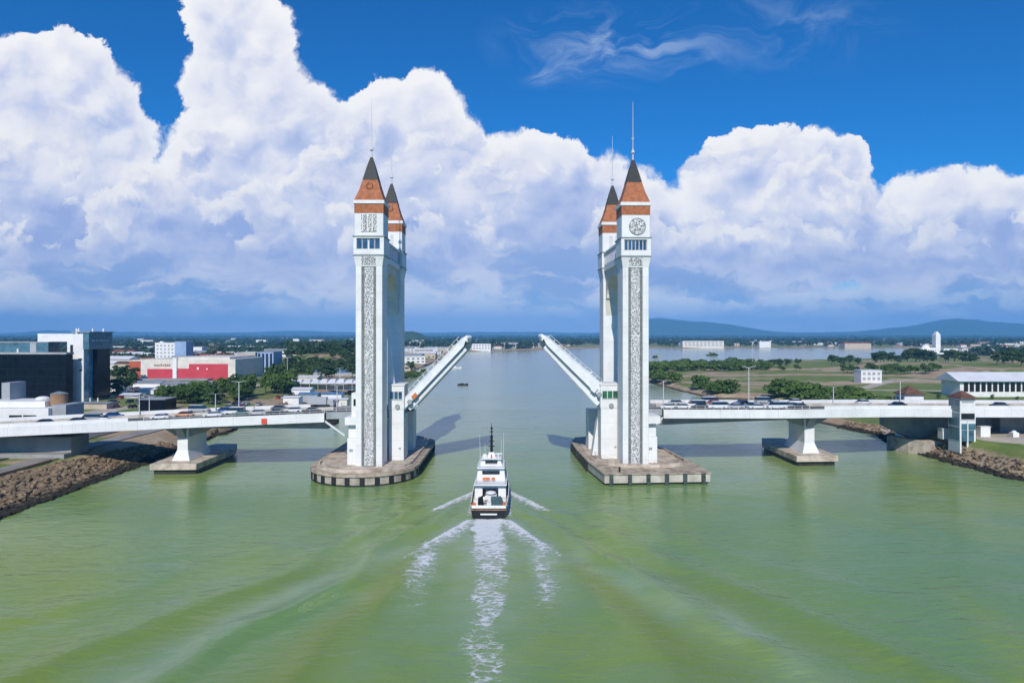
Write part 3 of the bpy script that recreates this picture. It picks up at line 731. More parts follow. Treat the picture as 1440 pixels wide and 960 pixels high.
# piers under the towers
def stadium(x0, x1, ya, yb, n=20, ry=None):
    xc, r = (x0 + x1) / 2, (x1 - x0) / 2; ry = ry or r
    pts = [(xc + r * math.cos(a), ya + ry * math.sin(a)) for a in [math.pi + math.pi * i / n for i in range(n + 1)]]
    pts += [(xc + r * math.cos(a), yb + ry * math.sin(a)) for a in [math.pi * i / n for i in range(n + 1)]]
    return pts
pl_ = empty('bridge_pier', (-34.4, 176, 0), 0, 'rounded concrete bridge pier ringed with dark fenders', 'bridge pier')
base = stadium(-12.4, 12.2, -14.6, 18)
off = lambda poly, k: [(a * k, (b_) * (1 - (1 - k) * .55)) for a, b_ in poly]
MB().prism(base, -2.5, 2.1).build('pier_wall', 'capwall', pl_)
MB().prism(off(base, 1.025), 2.1, 2.75).build('coping', 'rim', pl_)
MB().prism(off(base, .93), 2.75, 2.9).build('platform', 'tan', pl_)
kb = off(base, .90); ki = off(base, .875)
wl = MB()
for i in range(len(kb) - 1):
    if i == len(kb) // 2 - 1: pass
    a, b_, c_, d_ = kb[i], kb[i + 1], ki[i + 1], ki[i]
    wl.add([(*a, 2.9), (*b_, 2.9), (*c_, 2.9), (*d_, 2.9), (*a, 3.45), (*b_, 3.45), (*c_, 3.45), (*d_, 3.45)], [(4,5,6,7),(0,1,5,4),(2,3,7,6)])
wl.build('kerb_wall', 'tan', pl_)
per = base + [base[0]]; L = [0]
for i in range(len(per) - 1): L.append(L[-1] + math.dist(per[i], per[i + 1]))
nf = 44
for i in range(nf):
    q = L[-1] * (i + .5) / nf; j = max(k for k in range(len(L)) if L[k] <= q); j = min(j, len(per) - 2)
    f = (q - L[j]) / max(L[j + 1] - L[j], 1e-6)
    x_, y_ = per[j][0] + (per[j + 1][0] - per[j][0]) * f, per[j][1] + (per[j + 1][1] - per[j][1]) * f
    tx, ty = per[j + 1][0] - per[j][0], per[j + 1][1] - per[j][1]; l_ = math.hypot(tx, ty); tx /= l_; ty /= l_
    nx, ny = ty, -tx
    w_, h_ = .52, .28
    P4 = [(x_ - tx * w_ - nx * .05, y_ - ty * w_ - ny * .05), (x_ + tx * w_ - nx * .05, y_ + ty * w_ - ny * .05), (x_ + tx * w_ + nx * h_, y_ + ty * w_ + ny * h_), (x_ - tx * w_ + nx * h_, y_ - ty * w_ + ny * h_)]
    MB().prism(P4, .2, 1.85).build('fender', 'fender', pl_)
MB().prism(off(base, 1.004), -2.4, .35).build('tide_line', 'wet', pl_)

pr_ = empty('bridge_pier', (31, 176, 0), 0, 'angular concrete bridge pier with a straight pale front on green piles', 'bridge pier')
loc = lambda pts: [(a - 31, b_ - 176) for a, b_ in pts]
outer = loc([(20.4,150.4),(44.2,152.2),(43.6,165),(42.5,173),(38,199),(33,206),(26,208),(19,204),(17.2,196),(17.4,184),(18.6,165)])
shr = lambda pts, k: [(a * k, b_ * k - (1 - k) * 2) for a, b_ in pts]
MB().prism(outer, .5, 2.35).build('pier_slab', 'pale', pr_)
MB().prism(shr(outer, .97), -2.5, .5).build('pier_footing', 'wet', pr_)
MB().prism(shr(outer, 1.012), 2.35, 2.62).build('coping', 'rim', pr_)
arc = [(-11.5, 20), (-12.2, -2), (-10.8, -12)] + [(0.5 + 10.2 * math.cos(a), -12.5 + 6.5 * math.sin(a)) for a in [math.pi + math.pi * i / 14 for i in range(1, 14)]] + [(10.6, -11.5), (9.5, 4), (7, 22), (0, 27)]
MB().prism(arc, 2.62, 2.78).build('platform', 'tan', pr_)
arc2 = [(a * .9, b_ * .9 - .8) for a, b_ in arc]
MB().prism(arc2, 2.78, 2.92).build('upper_platform', 'tan', pr_)
wl = MB()
for i in range(2, 17):
    a, b_ = arc[i], arc[i + 1]; a2, b2 = (a[0] * .965, a[1] * .965), (b_[0] * .965, b_[1] * .965)
    wl.add([(*a, 2.78), (*b_, 2.78), (*b2, 2.78), (*a2, 2.78), (*a, 3.35), (*b_, 3.35), (*b2, 3.35), (*a2, 3.35)], [(4,5,6,7),(0,1,5,4),(2,3,7,6)])
wl.build('kerb_wall', 'tan', pr_)
for i in range(6):
    f = (i + .35) / 5.75
    xq = outer[0][0] + (outer[1][0] - outer[0][0]) * f; yq = outer[0][1] + (outer[1][1] - outer[0][1]) * f
    MB().box(xq - .42, xq + .42, yq - .75, yq - .31, -2.5, 2.5).build('fender_pile', 'greenpile', pr_)
for i in range(10):
    f = (i + .5) / 10; a, b_ = outer[10], outer[8]
    xq = a[0] + (b_[0] - a[0]) * f; yq = a[1] + (b_[1] - a[1]) * f
    MB().box(xq - .6, xq - .15, yq - .4, yq + .4, -.5, 2.2).build('fender', 'fender', pr_)
# railings on the piers
def rail(name, pts, z, h, parent=None, m='lamp', step=1.6, r=.035):
    mb = MB()
    for a, b_ in zip(pts[:-1], pts[1:]):
        l_ = math.dist(a, b_); n = max(1, int(l_ / step))
        za, zb = (a[2], b_[2]) if len(a) > 2 else (z, z)
        for k in range(n + 1):
            f = k / n; x_, y_, zz_ = a[0] + (b_[0] - a[0]) * f, a[1] + (b_[1] - a[1]) * f, za + (zb - za) * f
            mb.cyl((x_, y_, zz_), (x_, y_, zz_ + h), r, n=5)
        for q in (.5, 1.0): mb.cyl((a[0], a[1], za + h * q), (b_[0], b_[1], zb + h * q), r, n=5)
    return mb.build(name, m, parent)
rail('railing', [(-34.4 + a, 176 + b_) for a, b_ in off(base, .80)[2:19]], 2.9, 1.1, m='tan'); o = COL.objects[-1]
tag(o, 'thin railing around the rounded tower pier platform', 'railing')
rail('railing', [(31 + a * .86, 176 + b_ * .86) for a, b_ in arc[1:17]], 2.78, 1.1, m='tan')
tag(COL.objects[-1], 'thin railing along the angular tower pier platform', 'railing')
MB().cyl((0, 0, 0), (0, 0, .9), .22, .18, 10).ball((0, 0, 1.0), .3, sz=.6).build('bollard', 'black', None, loc=(24.0, 152.3, 2.62))
tag(COL.objects[-1], 'black mooring bollard on the angular pier edge', 'bollard')

# ------------------------------------------------------------------ bascule leaves
def leaf(name, hx, hy, hz, s, th, Lf, dh, dt, label):
    rt = empty(name, (hx, hy, hz), 0, label, 'bascule leaf', 'raised bascule leaves')
    ct, st = math.cos(th), math.sin(th); Wd = 16.0
    def tr(mb):
        mb.v = [(s * (a * ct - c_ * st), b_, a * st + c_ * ct) for a, b_, c_ in mb.v]; return mb
    dp = lambda a: -(dh + (dt - dh) * max(a, -3) / Lf)
    def web(y0, y1, k):
        return MB().prism([(-3.4, dp(-3) * k), (Lf - 1.2, dp(Lf) * k), (Lf, dp(Lf) * k * .62), (Lf, 0), (-3.0, 0)], y0, y1, axis='y')
    tr(web(-.3, .35, .58)).build('main_girder', 'leafwhite', rt)
    tr(web(Wd - .35, Wd + .3, 1.0)).build('main_girder', 'leafwhite', rt)
    def band(y0, y1, k0, k1, a0=-2.6, a1=None):
        a1 = Lf - 1.4 if a1 is None else a1
        return MB().prism([(a0, dp(a0) * k0), (a1, dp(a1) * k0), (a1, dp(a1) * k1), (a0, dp(a0) * k1)], y0, y1, axis='y')
    tr(band(.9, 1.3, .5, .76)).build('added_shade_band', 'leafwhite', rt)  # added band, shaped to read as the leaf's shaded underside
    tr(band(.6, 1.6, .76, .97)).build('lower_box_girder', 'leafwhite', rt)
    tr(band(.5, 1.7, .97, 1.05, -2.0)).build('bottom_flange', 'greysteel', rt)
    tr(MB().box(-1, Lf - .05, .36, Wd - .36, -.75, -.45)).build('deck_plate', 'greysteel', rt)
    for i in range(7):
        a = 1.0 + i * (Lf - 2.5) / 6.5
        tr(MB().box(a, a + .3, 1.8, Wd - .37, -1.5, -.752)).build('cross_beam', 'greysteel', rt)
    for k in range(4):
        y_ = 3.0 + k * 3.3
        tr(MB().box(.5, Lf - .6, y_, y_ + .25, -1.2, -.753)).build('stringer', 'greysteel', rt)
    tr(band(-.5, -.302, .50, .58, .2, Lf - 1.6)).build('flange', 'leafwhite', rt)
    tr(MB().box(-1, Lf - .1, -.42, .45, .002, .14)).build('top_flange', 'leafwhite', rt)
    tr(MB().box(Lf + .002, Lf + .7, .1, Wd - .1, -1.1, -.1).box(Lf + .002, Lf + .35, .2, Wd - .2, -1.5, -1.1)).build('nose_beam', 'leafwhite', rt)
    for k in range(8): tr(MB().box(Lf + .702, Lf + 1.1, .4 + k * 2.0, 1.5 + k * 2.0, -.8, -.2)).build('finger_joint', 'leafwhite', rt)
    rl = MB()
    for y_ in (.2, Wd - .1):
        for i in range(11): rl.box(.6 + i * 1.7, .72 + i * 1.7, y_ - .04, y_ + .04, .1, .9)
        rl.box(.6, Lf - .4, y_ - .04, y_ + .04, .82, .9)
    tr(rl).build('railing', 'leafwhite', rt)
    tr(MB().box(.2, 1.5, -.9, -.31, dp(0) * .62, dp(0) * .30)).build('lock_motor', 'rope' if s > 0 else 'leafwhite', rt)
    tr(MB().cyl((-1, -1.0, dp(0) * .5), (-1, Wd + 1.0, dp(0) * .5), .6, n=12)).build('trunnion', 'greysteel', rt)
    return rt
leaf('bascule_leaf', -25.2, 166.0, 18.8, +1, R(46), 19.0, 3.1, 2.7, 'raised white bridge leaf with an orange motor at its hinge')
leaf('bascule_leaf', 22.2, 168.0, 21.0, -1, R(40.8), 18.2, 4.6, 2.5, 'raised white bridge leaf beside the tower with the round medallion')

# ------------------------------------------------------------------ approach viaducts
def DN(x):
    q_ = min(1, max(0, (x - 60) / 52)); return 167 + .055 * x + 8 * q_ * q_ * (3 - 2 * q_)
ZX = [-200, -121, -82, -45, -26, 24, 37, 60, 77, 90, 112, 130, 200]; ZT = [8.0, 11.3, 13.0, 14.3, 14.6, 14.6, 14.65, 14.5, 14.25, 13.95, 13.5, 13.35, 12.9]
def ZD(x): return float(np.interp(x, ZX, ZT))
WD = 17.0
def strip(xs, y0, y1, z0, z1, mi=0):
    """a bar following the deck line: y offsets from its near edge, z offsets from the deck"""
    mb = MB()
    vs = []; fs = []
    for x in xs:
        d, z = DN(x), ZD(x); f0 = z0(x) if callable(z0) else z0; f1 = z1(x) if callable(z1) else z1
        vs += [(x, d + y0, z + f0), (x, d + y1, z + f0), (x, d + y1, z + f1), (x, d + y0, z + f1)]
    n = len(xs)
    for i in range(n - 1):
        a = i * 4
        for k in range(4): fs.append((a + k, a + (k + 1) % 4, a + 4 + (k + 1) % 4, a + 4 + k))
    fs += [(0, 1, 2, 3), (4 * n - 4, 4 * n - 3, 4 * n - 2, 4 * n - 1)]
    return mb.add(vs, fs)
def viaduct(xa, xb, label, piers, wall_from, wall_to):
    rt = empty('approach_viaduct', (0, 0, 0), 0, label, 'bridge')
    n = 48; xs = [xa + (xb - xa) * i / n for i in range(n + 1)]
    strip(xs, .02, WD - .02, -.45, 0).build('deck_slab', 'asphalt', rt)
    def under(x):
        q = -2.35
        for (pxx, *_r) in piers: q -= .9 * math.exp(-((x - pxx) / 12) ** 2) * 0
        return q
    strip(xs, -.28, .02, -2.05, .12).build('edge_girder', 'deckwhite', rt)
    strip(xs, WD - .02, WD + .28, -2.05, .12).build('edge_girder', 'deckwhite', rt)
    def haunch(x):
        e_ = (x - xa) / (xb - xa) if abs(xb) < abs(xa) else (xb - x) / (xb - xa)
        return -2.2 - 1.9 * max(0, (e_ - .62) / .38) ** 2
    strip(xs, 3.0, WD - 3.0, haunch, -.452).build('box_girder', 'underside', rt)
    strip(xs, .5, .62, .0, .10).build('kerb', 'pale', rt)
    strip(xs, WD / 2 - .2, WD / 2 + .2, .0, .75).build('median_barrier', 'pale', rt)
    strip(xs, WD - .6, WD - .1, .0, .95).build('parapet', 'deckwhite', rt)
    wx = [x for x in xs if min(wall_from, wall_to) <= x <= max(wall_from, wall_to)]
    strip(wx, .1, .4, .0, .95).build('parapet', 'deckwhite', rt)
    rx = [x for x in xs if not (min(wall_from, wall_to) <= x <= max(wall_from, wall_to))]
    if len(rx) > 2:
        rail('handrail', [(x, DN(x) + .2, ZD(x)) for x in rx], 0, 1.05, rt, 'leafwhite', 2.0, .05)
    for f in (3.5, 13.5):
        mk = MB()
        for i in range(n):
            if i % 2 == 0:
                x0, x1 = xs[i], xs[i] + (xb - xa) / n * .6
                mk.add([(x0, DN(x0) + f, ZD(x0) + .006), (x1, DN(x1) + f, ZD(x1) + .006), (x1, DN(x1) + f + .16, ZD(x1) + .006), (x0, DN(x0) + f + .16, ZD(x0) + .006)], [(0, 1, 2, 3)])
        mk.build('lane_marking', 'white', rt)
    for (xc, w, cap) in piers:
        d = DN(xc); zt = ZD(xc) - 2.2
        pr = MB()
        pr.box(xc - 1.3, xc + 1.3, d + 4.2, d + WD - 2.5, 3.4, zt)
        pr.frus((xc - 2.2, xc + 2.2, d + 3.2, d + WD - 1.5), 2.6, (xc - 1.3, xc + 1.3, d + 4.2, d + WD - 2.5), 5.2)
        po = pr.build('pier', 'white', rt, bevel=.08)
        ha = MB()
        ha.prism([(d + .4, zt + 1.9), (d + 4.4, zt - 3.2), (d + 4.4, zt + 1.9)], xc - .9, xc + .9, axis='x')
        ha.prism([(d + WD - .4, zt + 1.9), (d + WD - 2.7, zt + 1.9), (d + WD - 2.7, zt - 3.2)], xc - .9, xc + .9, axis='x')
        ha.prism([(xc - 6.5, zt + .1), (xc - 1.31, zt - 2.6), (xc - 1.31, zt + .1)], d + 5, d + WD - 3, axis='y')
        ha.prism([(xc + 6.5, zt + .1), (xc + 1.31, zt + .1), (xc + 1.31, zt - 2.6)], d + 5, d + WD - 3, axis='y')
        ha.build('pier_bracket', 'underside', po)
        if cap:
            a, b_ = w, d
            pc_ = MB().prism([(xc - 5.4, d + 2.2 - 3), (xc + 5.4, d + 2.8 - 3), (xc + 5.8, d + 22), (xc + 3, d + 30), (xc - 3, d + 30), (xc - 5.8, d + 22)], 1.1, 2.6)
            co = pc_.build('pile_cap', 'tan', rt, bevel=.1)
            MB().prism([(xc - 4.8, d + 3 - 3), (xc + 4.8, d + 3.6 - 3), (xc + 5.2, d + 21.6), (xc + 2.7, d + 29), (xc - 2.7, d + 29), (xc - 5.2, d + 21.6)], -2.5, 1.1).build('piles', 'wet', co)
    return rt
VL = viaduct(-215, -45.2, 'white approach viaduct descending towards the dark glass office block', [(-80.5, 1, True)], -215, -88)
VR = viaduct(37.5, 240, 'level white approach viaduct leading to the brown roofed stair towers', [(77.4, 1, True)], 77, 240)
# brackets and short back spans into the towers
def backspan(x0, x1, label, s):
    rt = empty('back_span', (0, 0, 0), 0, label, 'bridge')
    xs = [x0 + (x1 - x0) * i / 4 for i in range(5)]
    strip(xs, 1.4, WD - .6, -.5, .0).build('deck_slab', 'asphalt', rt)
    strip(xs, 1.1, 1.398, -1.5, .15).build('edge_girder', 'greysteel', rt)
    strip(xs, WD - .598, WD - .3, -1.5, .15).build('edge_girder', 'greysteel', rt)
    rail('handrail', [(x, DN(x) + 1.25, ZD(x) + .15) for x in xs], 0, 1.05, rt, 'leafwhite', 2.0, .05)
    for yq in (.2, WD - .5):
        mb = MB(); prev = None; N = 8
        xa, xb_ = (x0, x0 + s * 5.4)
        pts = []
        for i in range(N + 1):
            f = i / N; pts.append((xa + s * 5.4 * f, ZD(xa) - 2.2 - 3.0 * (f ** 1.0 if s > 0 else (2 * f - f * f) * .8 + f * .2 * 0)))
        for i in range(N):
            (a, za), (b_, zb) = pts[i], pts[i + 1]
            y_ = DN(a) + yq - 3 * (i / N) * (1 if yq < 5 else 0)
            y2 = DN(a) + yq - 3 * ((i + 1) / N) * (1 if yq < 5 else 0)
            mb.add([(a, y_, za), (b_, y2, zb), (b_, y2 + .5, zb), (a, y_ + .5, za), (a, y_, za + .45), (b_, y2, zb + .45), (b_, y2 + .5, zb + .45), (a, y_ + .5, za + .45)],
                   [(0,3,2,1),(4,5,6,7),(0,1,5,4),(1,2,6,5),(2,3,7,6),(3,0,4,7)])
        mb.build('brace', 'white', rt)
    return rt
backspan(-45.1, -26.0, 'grey steel back span between the descending viaduct and its tower', 1)
backspan(37.4, 23.0, 'grey steel back span between the level viaduct and its tower', -1)
MB().box(-.65, .65, -.15, 0, -.65, .65).box(-.5, .5, -.2, -.151, -.12, .12).build('navigation_board', 'redsign', None, loc=(PX(372, 163.6), DN(PX(372, 164)) - .3, PZ(592, 163.6)))
tag(COL.objects[-1], 'small red navigation board on the face of the white girder', 'sign')
# abutments
ab = empty('bridge_abutment', (-150, DN(-150), 0), 0, 'concrete abutment toned for shade under the descending viaduct', 'abutment')
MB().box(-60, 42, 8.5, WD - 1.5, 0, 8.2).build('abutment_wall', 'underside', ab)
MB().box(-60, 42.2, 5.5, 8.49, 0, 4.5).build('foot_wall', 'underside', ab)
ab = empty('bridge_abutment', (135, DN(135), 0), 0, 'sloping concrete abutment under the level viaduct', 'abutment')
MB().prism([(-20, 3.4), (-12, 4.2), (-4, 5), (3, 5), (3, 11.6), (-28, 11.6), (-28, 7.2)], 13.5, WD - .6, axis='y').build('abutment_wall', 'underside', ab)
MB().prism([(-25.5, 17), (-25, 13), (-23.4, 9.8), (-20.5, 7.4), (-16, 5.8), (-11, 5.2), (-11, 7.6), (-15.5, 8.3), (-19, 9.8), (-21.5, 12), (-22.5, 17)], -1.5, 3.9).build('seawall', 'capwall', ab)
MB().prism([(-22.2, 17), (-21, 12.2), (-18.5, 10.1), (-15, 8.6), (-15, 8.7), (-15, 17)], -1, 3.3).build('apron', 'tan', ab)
MB().box(3.002, 70, 10.5, WD - 2, 3, 11.6).build('shade_wall', 'underside', ab)  # added dark wall, stands in for the shaded void under the deck
for i in range(4): MB().box(12 + i * 14, 13.2 + i * 14, 3.2, 4.6, 3, 11.6).build('column', 'pale', ab)
# ------------------------------------------------------------------ stair towers
def stair_tower(px0, px1, d, zb, ptop, peave, label, near):
    x0, x1 = PX(px0, d), PX(px1, d); xc = (x0 + x1) / 2; w = (x1 - x0) / 2
    rt = empty('stair_tower', (xc, d + 2.4, zb), 0, label, 'stair tower', 'brown roofed stair towers beside the deck')
    ze, zt_ = PZ(peave, d) - zb, PZ(ptop, d + 2.5) - zb
    if near:
        MB().box(-w, w, -2.4, 2.4, 3.0, ze - 4.4).box(-w + .05, w - .05, -2.35, 2.35, ze - 4.4, ze).box(-w, -w + .4, -2.4, 2.4, -3, 3).box(w - .4, w, -2.4, 2.4, -3, 3).box(-.2, .2, -2.4, -2, -3, 3).build('wall', 'white', rt)
        MB().box(-w - .08, -w - .002, -2.1, 2.1, .3, ze - .4).build('glazed_side', 'glassteal', rt)
        for z_ in (ze * .33, ze * .66): MB().box(-w - .14, -w - .081, -2.3, 2.3, z_, z_ + .25).build('transom', 'lamp', rt)
        wn = MB().box(-w + .3, w - .3, -2.5, -2.41, ze * .52, ze * .66).build('window', 'window', rt)
        MB().box(-w + .2, w - .2, -2.56, -2.41, ze * .50, ze * .52).build('sill', 'lamp', wn)
        MB().box(-w + .5, w - .5, -2.46, -2.36, ze - 1.0, ze - .6).build('sign_band', 'greywall', rt)
        MB().box(-w + .35, w - .05, -2.46, -2.402, 3.1, ze * .42).build('glazed_front', 'glassteal', rt)
        MB().box(-w + .6, w - .6, -2.3, -2.1, .05, 2.9).build('door', 'glassteal', rt)
        MB().box(-.25, .1, -2.52, -2.461, 0, ze * .5).build('downpipe', 'lamp', rt)
    else:
        MB().box(-w, w, -2.4, 2.4, 0, ze).build('wall', 'white', rt)
        MB().box(-w + .5, w - 1.5, -2.48, -2.402, ze - 4.6, ze - 2.6).build('window', 'window', rt)
        MB().box(-w - .08, -w - .002, -1.6, 1.6, 1, ze - .8).build('glazed_side', 'glassteal', rt)
    h = w + .3
    MB().frus((-h, h, -3.1, 3.1), ze, (-h + .1, h - .1, -3, 3), ze + .15).frus((-h, h, -3.1, 3.1), ze + .15, (-.15, .15, -.15, .15), zt_).build('pyramid_roof', 'roofbrown', rt)
    return rt
stair_tower(1350, 1372, 178.0, 5.4, 549, 560.5, 'brown roofed stair tower in front of the deck with glazed side', True)
stair_tower(1272, 1299, DN(105) + WD + 2.5, 3.0, 542, 555, 'brown roofed stair tower standing behind the deck', False)

# ------------------------------------------------------------------ street lamps
def lamp_post(h):
    rt = empty('street_lamp')
    MB().cyl((0, 0, 0), (0, 0, h), .14, .09, 8).cyl((0, 0, 0), (0, 0, .8), .22, .2, 8).build('post', 'lamp', rt)
    MB().cyl((0, 0, h - .1), (1.3, 0, h + .15), .06, .05, 6).cyl((0, 0, h - .1), (-1.3, 0, h + .15), .06, .05, 6).build('bracket', 'lamp', rt)
    for sx in (-1, 1): MB().box(min(sx * 1.1, sx * 1.8), max(sx * 1.1, sx * 1.8), -.14, .14, h + .08, h + .24).build('lamp_head', 'greysteel', rt)
    return note(rt)
def deck_pt(px, f):
    x = PX(px, 172)
    for _ in range(5): x = PX(px, DN(x) + f)
    return x, DN(x) + f
l0 = lamp_post(8.5); first = True
for px, top, f, lab in ((196,553,WD-1,'tall lamp post at the lower end of the descending viaduct'),(303,553,WD-1,'short lamp post on the descending viaduct near its pier'),
                   (336,535.6,WD/2,'tallest lamp post on the descending viaduct'),(474,541,WD-1,'lamp post beside the stair hut of the tower'),
                   (1053,515,WD/2,'tallest lamp post on the level viaduct behind the queue'),(1172,543,WD-1,'lamp post over the solid parapet of the level viaduct'),(1266,535,WD-1,'lamp post next to the far brown roofed stair tower'),
                   (933,534,WD-1,'slim lamp post where the level viaduct meets its tower')):
    x, y = deck_pt(px, f); z = ZD(x); h = PZ(top, y) - z
    o = l0 if first else copy_tree(l0); first = False
    o.location = (x, y, z); o.scale = (1, 1, h / 8.7); o['label'] = lab; o['category'] = 'street lamp'; o['group'] = 'lamp posts along the bridge'
for px, top, bot, lab in ((404,502,541,'tall lamp post in front of the trees beyond the viaduct'),(210,556,583,'lamp post by the dark shed below the red mall'),(478,517,540,'thin lamp post behind the white market canopy'),
                      (1058,480,514,'thin mast among the bushes of the grassy spit'),):
    d = PD(bot, 3.5); o = copy_tree(l0); o.location = (PX(px, d), d, 3.2); o.scale = (1.3, 1.3, (PZ(top, d) - 3.2) / 8.7)
    o['label'] = lab; o['category'] = 'street lamp'; o['group'] = 'lamp posts on the banks'

# ------------------------------------------------------------------ vehicles
def make_vehicle(kind, colour):
    rt = empty({'car': 'parked_car', 'van': 'van', 'bus': 'bus', 'truck': 'truck'}[kind])
    pm = PAINT[colour]
    dims = {'car': (4.4, 1.8, 1.45), 'van': (4.9, 1.9, 2.0), 'bus': (10.5, 2.5, 3.1), 'truck': (6.5, 2.2, 2.8)}[kind]
    l, w, h = dims[0] / 2, dims[1] / 2, dims[2]
    b = MB(); g_ = MB()
    if kind == 'car':
        side = [(-l, .35), (l, .35), (l, .75), (l * .55, .92), (-l * .6, .95), (-l, .85)]
        b.prism(side, -w, w, axis='y')
        b.frus((-l * .52, l * .30, -w * .80, w * .80), h - .08, (-l * .48, l * .25, -w * .76, w * .76), h)
        g_.frus((-l * .82, l * .60, -w * .93, w * .93), .935, (-l * .53, l * .31, -w * .80, w * .80), h - .081)
    elif kind == 'van':
        side = [(-l, .4), (l, .4), (l, 1.0), (l * .75, 1.15), (-l, 1.15)]
        b.prism(side, -w, w, axis='y'); b.box(-l * .98, l * .45, -w * .88, w * .88, h - .12, h)
        g_.frus((-l * .99, l * .74, -w * .97, w * .97), 1.152, (-l * .98, l * .46, -w * .88, w * .88), h - .121)
    elif kind == 'bus':
        b.box(-l, l, -w, w, .45, 1.45).box(-l, l, -w, w, 2.4, h)
        g_.box(-l + .02, l - .02, -w + .02, w - .02, 1.452, 2.398)
    else:
        b.box(l * .52, l, -w * .95, w * .95, .5, 2.1).box(-l, l * .46, -w, w, .9, h)
        g_.box(l * .56, l * 1.01, -w * .9, w * .9, 1.35, 1.98)
    body = b.build('body', pm, rt, bevel=.05)
    g_.build('windscreen' if kind == 'truck' else 'glazing', 'window', rt)
    wr_ = .33 if kind in ('car', 'van') else .48
    for sx in (-.62, .62):
        for sy in (-1, 1): MB().cyl((l * sx, sy * (w - .22), wr_), (l * sx, sy * (w + .02), wr_), wr_, n=12).build('wheel', 'tyre', rt)
    return note(rt)
PROTO = {}
def vehicle(kind, colour, x, y, z, rz, label, group):
    if (kind, colour) not in PROTO:
        o = PROTO[(kind, colour)] = make_vehicle(kind, colour)
    else: o = copy_tree(PROTO[(kind, colour)])
    o.location = (x, y, z); o.rotation_euler = (0, 0, rz)
    o['label'] = label; o['category'] = {'car': 'car', 'van': 'van', 'bus': 'bus', 'truck': 'truck'}[kind]; o['group'] = group
    return o
GQ = 'vehicles queued on the level viaduct'
def dv(kind, colour, px, lane, label, group):
    x, y = deck_pt(px, (2.0, 5.2, 11.8, 15.0)[lane])
    x2 = x + 1; rz = math.atan2(.055, 1)
    vehicle(kind, colour, x, y, ZD(x) + .01, rz + (math.pi if lane < 2 else 0), label, group)
for kind, colour, px, lane, label in (
    ('car','white',958,0,'white car at the head of the near lane queue'),('van','white',978,1,'white van behind the white head car of the queue'),('car','black',985,0,'black car between two white cars in the near lane'),
    ('van','white',1008,0,'large white van in the near lane'),('car','red',1006,2,'red car beyond the median of the level viaduct'),('car','silver',1034,0,'silver car in the near lane behind the large van'),('van','white',1000,3,'white van in the farthest lane of the level viaduct'),
    ('car','white',1120,3,'white car in the farthest lane by the solid parapet'),('car','black',1046,2,'black car beyond the median near the tallest lamp'),('car','white',1090,2,'white car beyond the median behind the white van'),('car','silver',1016,1,'silver car in the second lane behind the white van'),('car','white',940,0,'white car nearest the tower on the level viaduct'),('car','green',1058,1,'dark green car near the tallest lamp post'),('car','white',1064,0,'white car under the tallest lamp post'),('van','white',1092,0,'white van in the near lane beyond the lamp post'),('car','blue',1036,1,'blue car in the second lane of the queue'),
    ('van','silver',1075,3,'silver van in the farthest lane behind the queue'),('car','silver',1112,1,'silver car at the rear of the queue'),('car','black',1124,0,'black car at the tail end of the queue'),('car','silver',952,2,'silver car near the tower beyond the median'),
    ('car','white',1215,2,'white car passing along the solid parapet'),('car','black',1262,1,'black car passing near the lamp by the stair tower'),('car','grey',1405,1,'grey car passing beyond the near stair tower')):
    dv(kind, colour, px, lane, label, GQ)
GL = 'vehicles queued on the descending viaduct'
for kind, colour, px, lane, label in (
    ('car','black',388,0,'black car in the queue near the navigation board'),('car','black',438,0,'black car closest to the tower on the descending viaduct'),('car','silver',362,0,'silver car queued behind the black one'),('car','white',413,1,'white car in the second lane before the tower'),
    ('van','white',330,1,'white van in the second lane above the pier'),('car','green',340,0,'dark green car above the river pier'),('car','white',300,0,'white car on the deck above the bank edge'),('car','blue',318,2,'blue car beyond the median above the pier'),
    ('car','grey',394,2,'grey car beyond the median near the tower'),('truck','silver',452,3,'silver box truck in the farthest lane by the tower'),('car','orange',259,1,'orange car on the descending viaduct'),('car','white',226,0,'white car far down the descending viaduct'),
    ('car','black',108,0,'black car at the lower end of the descending viaduct'),('car','black',62,0,'black car lowest on the descending ramp'),('van','silver',128,1,'silver van near the lower end of the ramp'),('car','white',140,1,'white car just behind the silver van on the ramp'),
    ('car','blue',160,2,'blue car beyond the median on the lower ramp'),('van','silver',280,3,'silver van in the farthest lane above the bank')):
    dv(kind, colour, px, lane, label, GL)

cols = ['white', 'white', 'silver', 'black', 'blue', 'red', 'grey', 'white']
for (pxa, pxb, ya, yb, n, lab, grp) in ((392, 500, 556, 574, 46, '%s car parked on the open lot between market and viaduct', 'cars parked by the market'),
                                         (150, 232, 548, 574, 34, '%s car parked below the grey arcade of the mall', 'cars parked below the arcade'),
                                         (300, 392, 570, 578, 16, '%s car parked along the road under the tree belt', 'cars parked under the tree belt')):
    for _ in range(n):
        px, py = rng.uniform(pxa, pxb), rng.choice([ya + (yb - ya) * k / 4 for k in range(5)]) + rng.uniform(-.4, .4)
        d = PD(py, 3.4); x = PX(px, d); z = float(land_z(np.array([x]), np.array([d]))[0][0]); c_ = rng.choice(cols)
        vehicle('car', c_, x, d, z + .02, rng.choice([1.5708, -1.5708, 1.5708, .05]), lab % c_, grp + ' ' + c_)

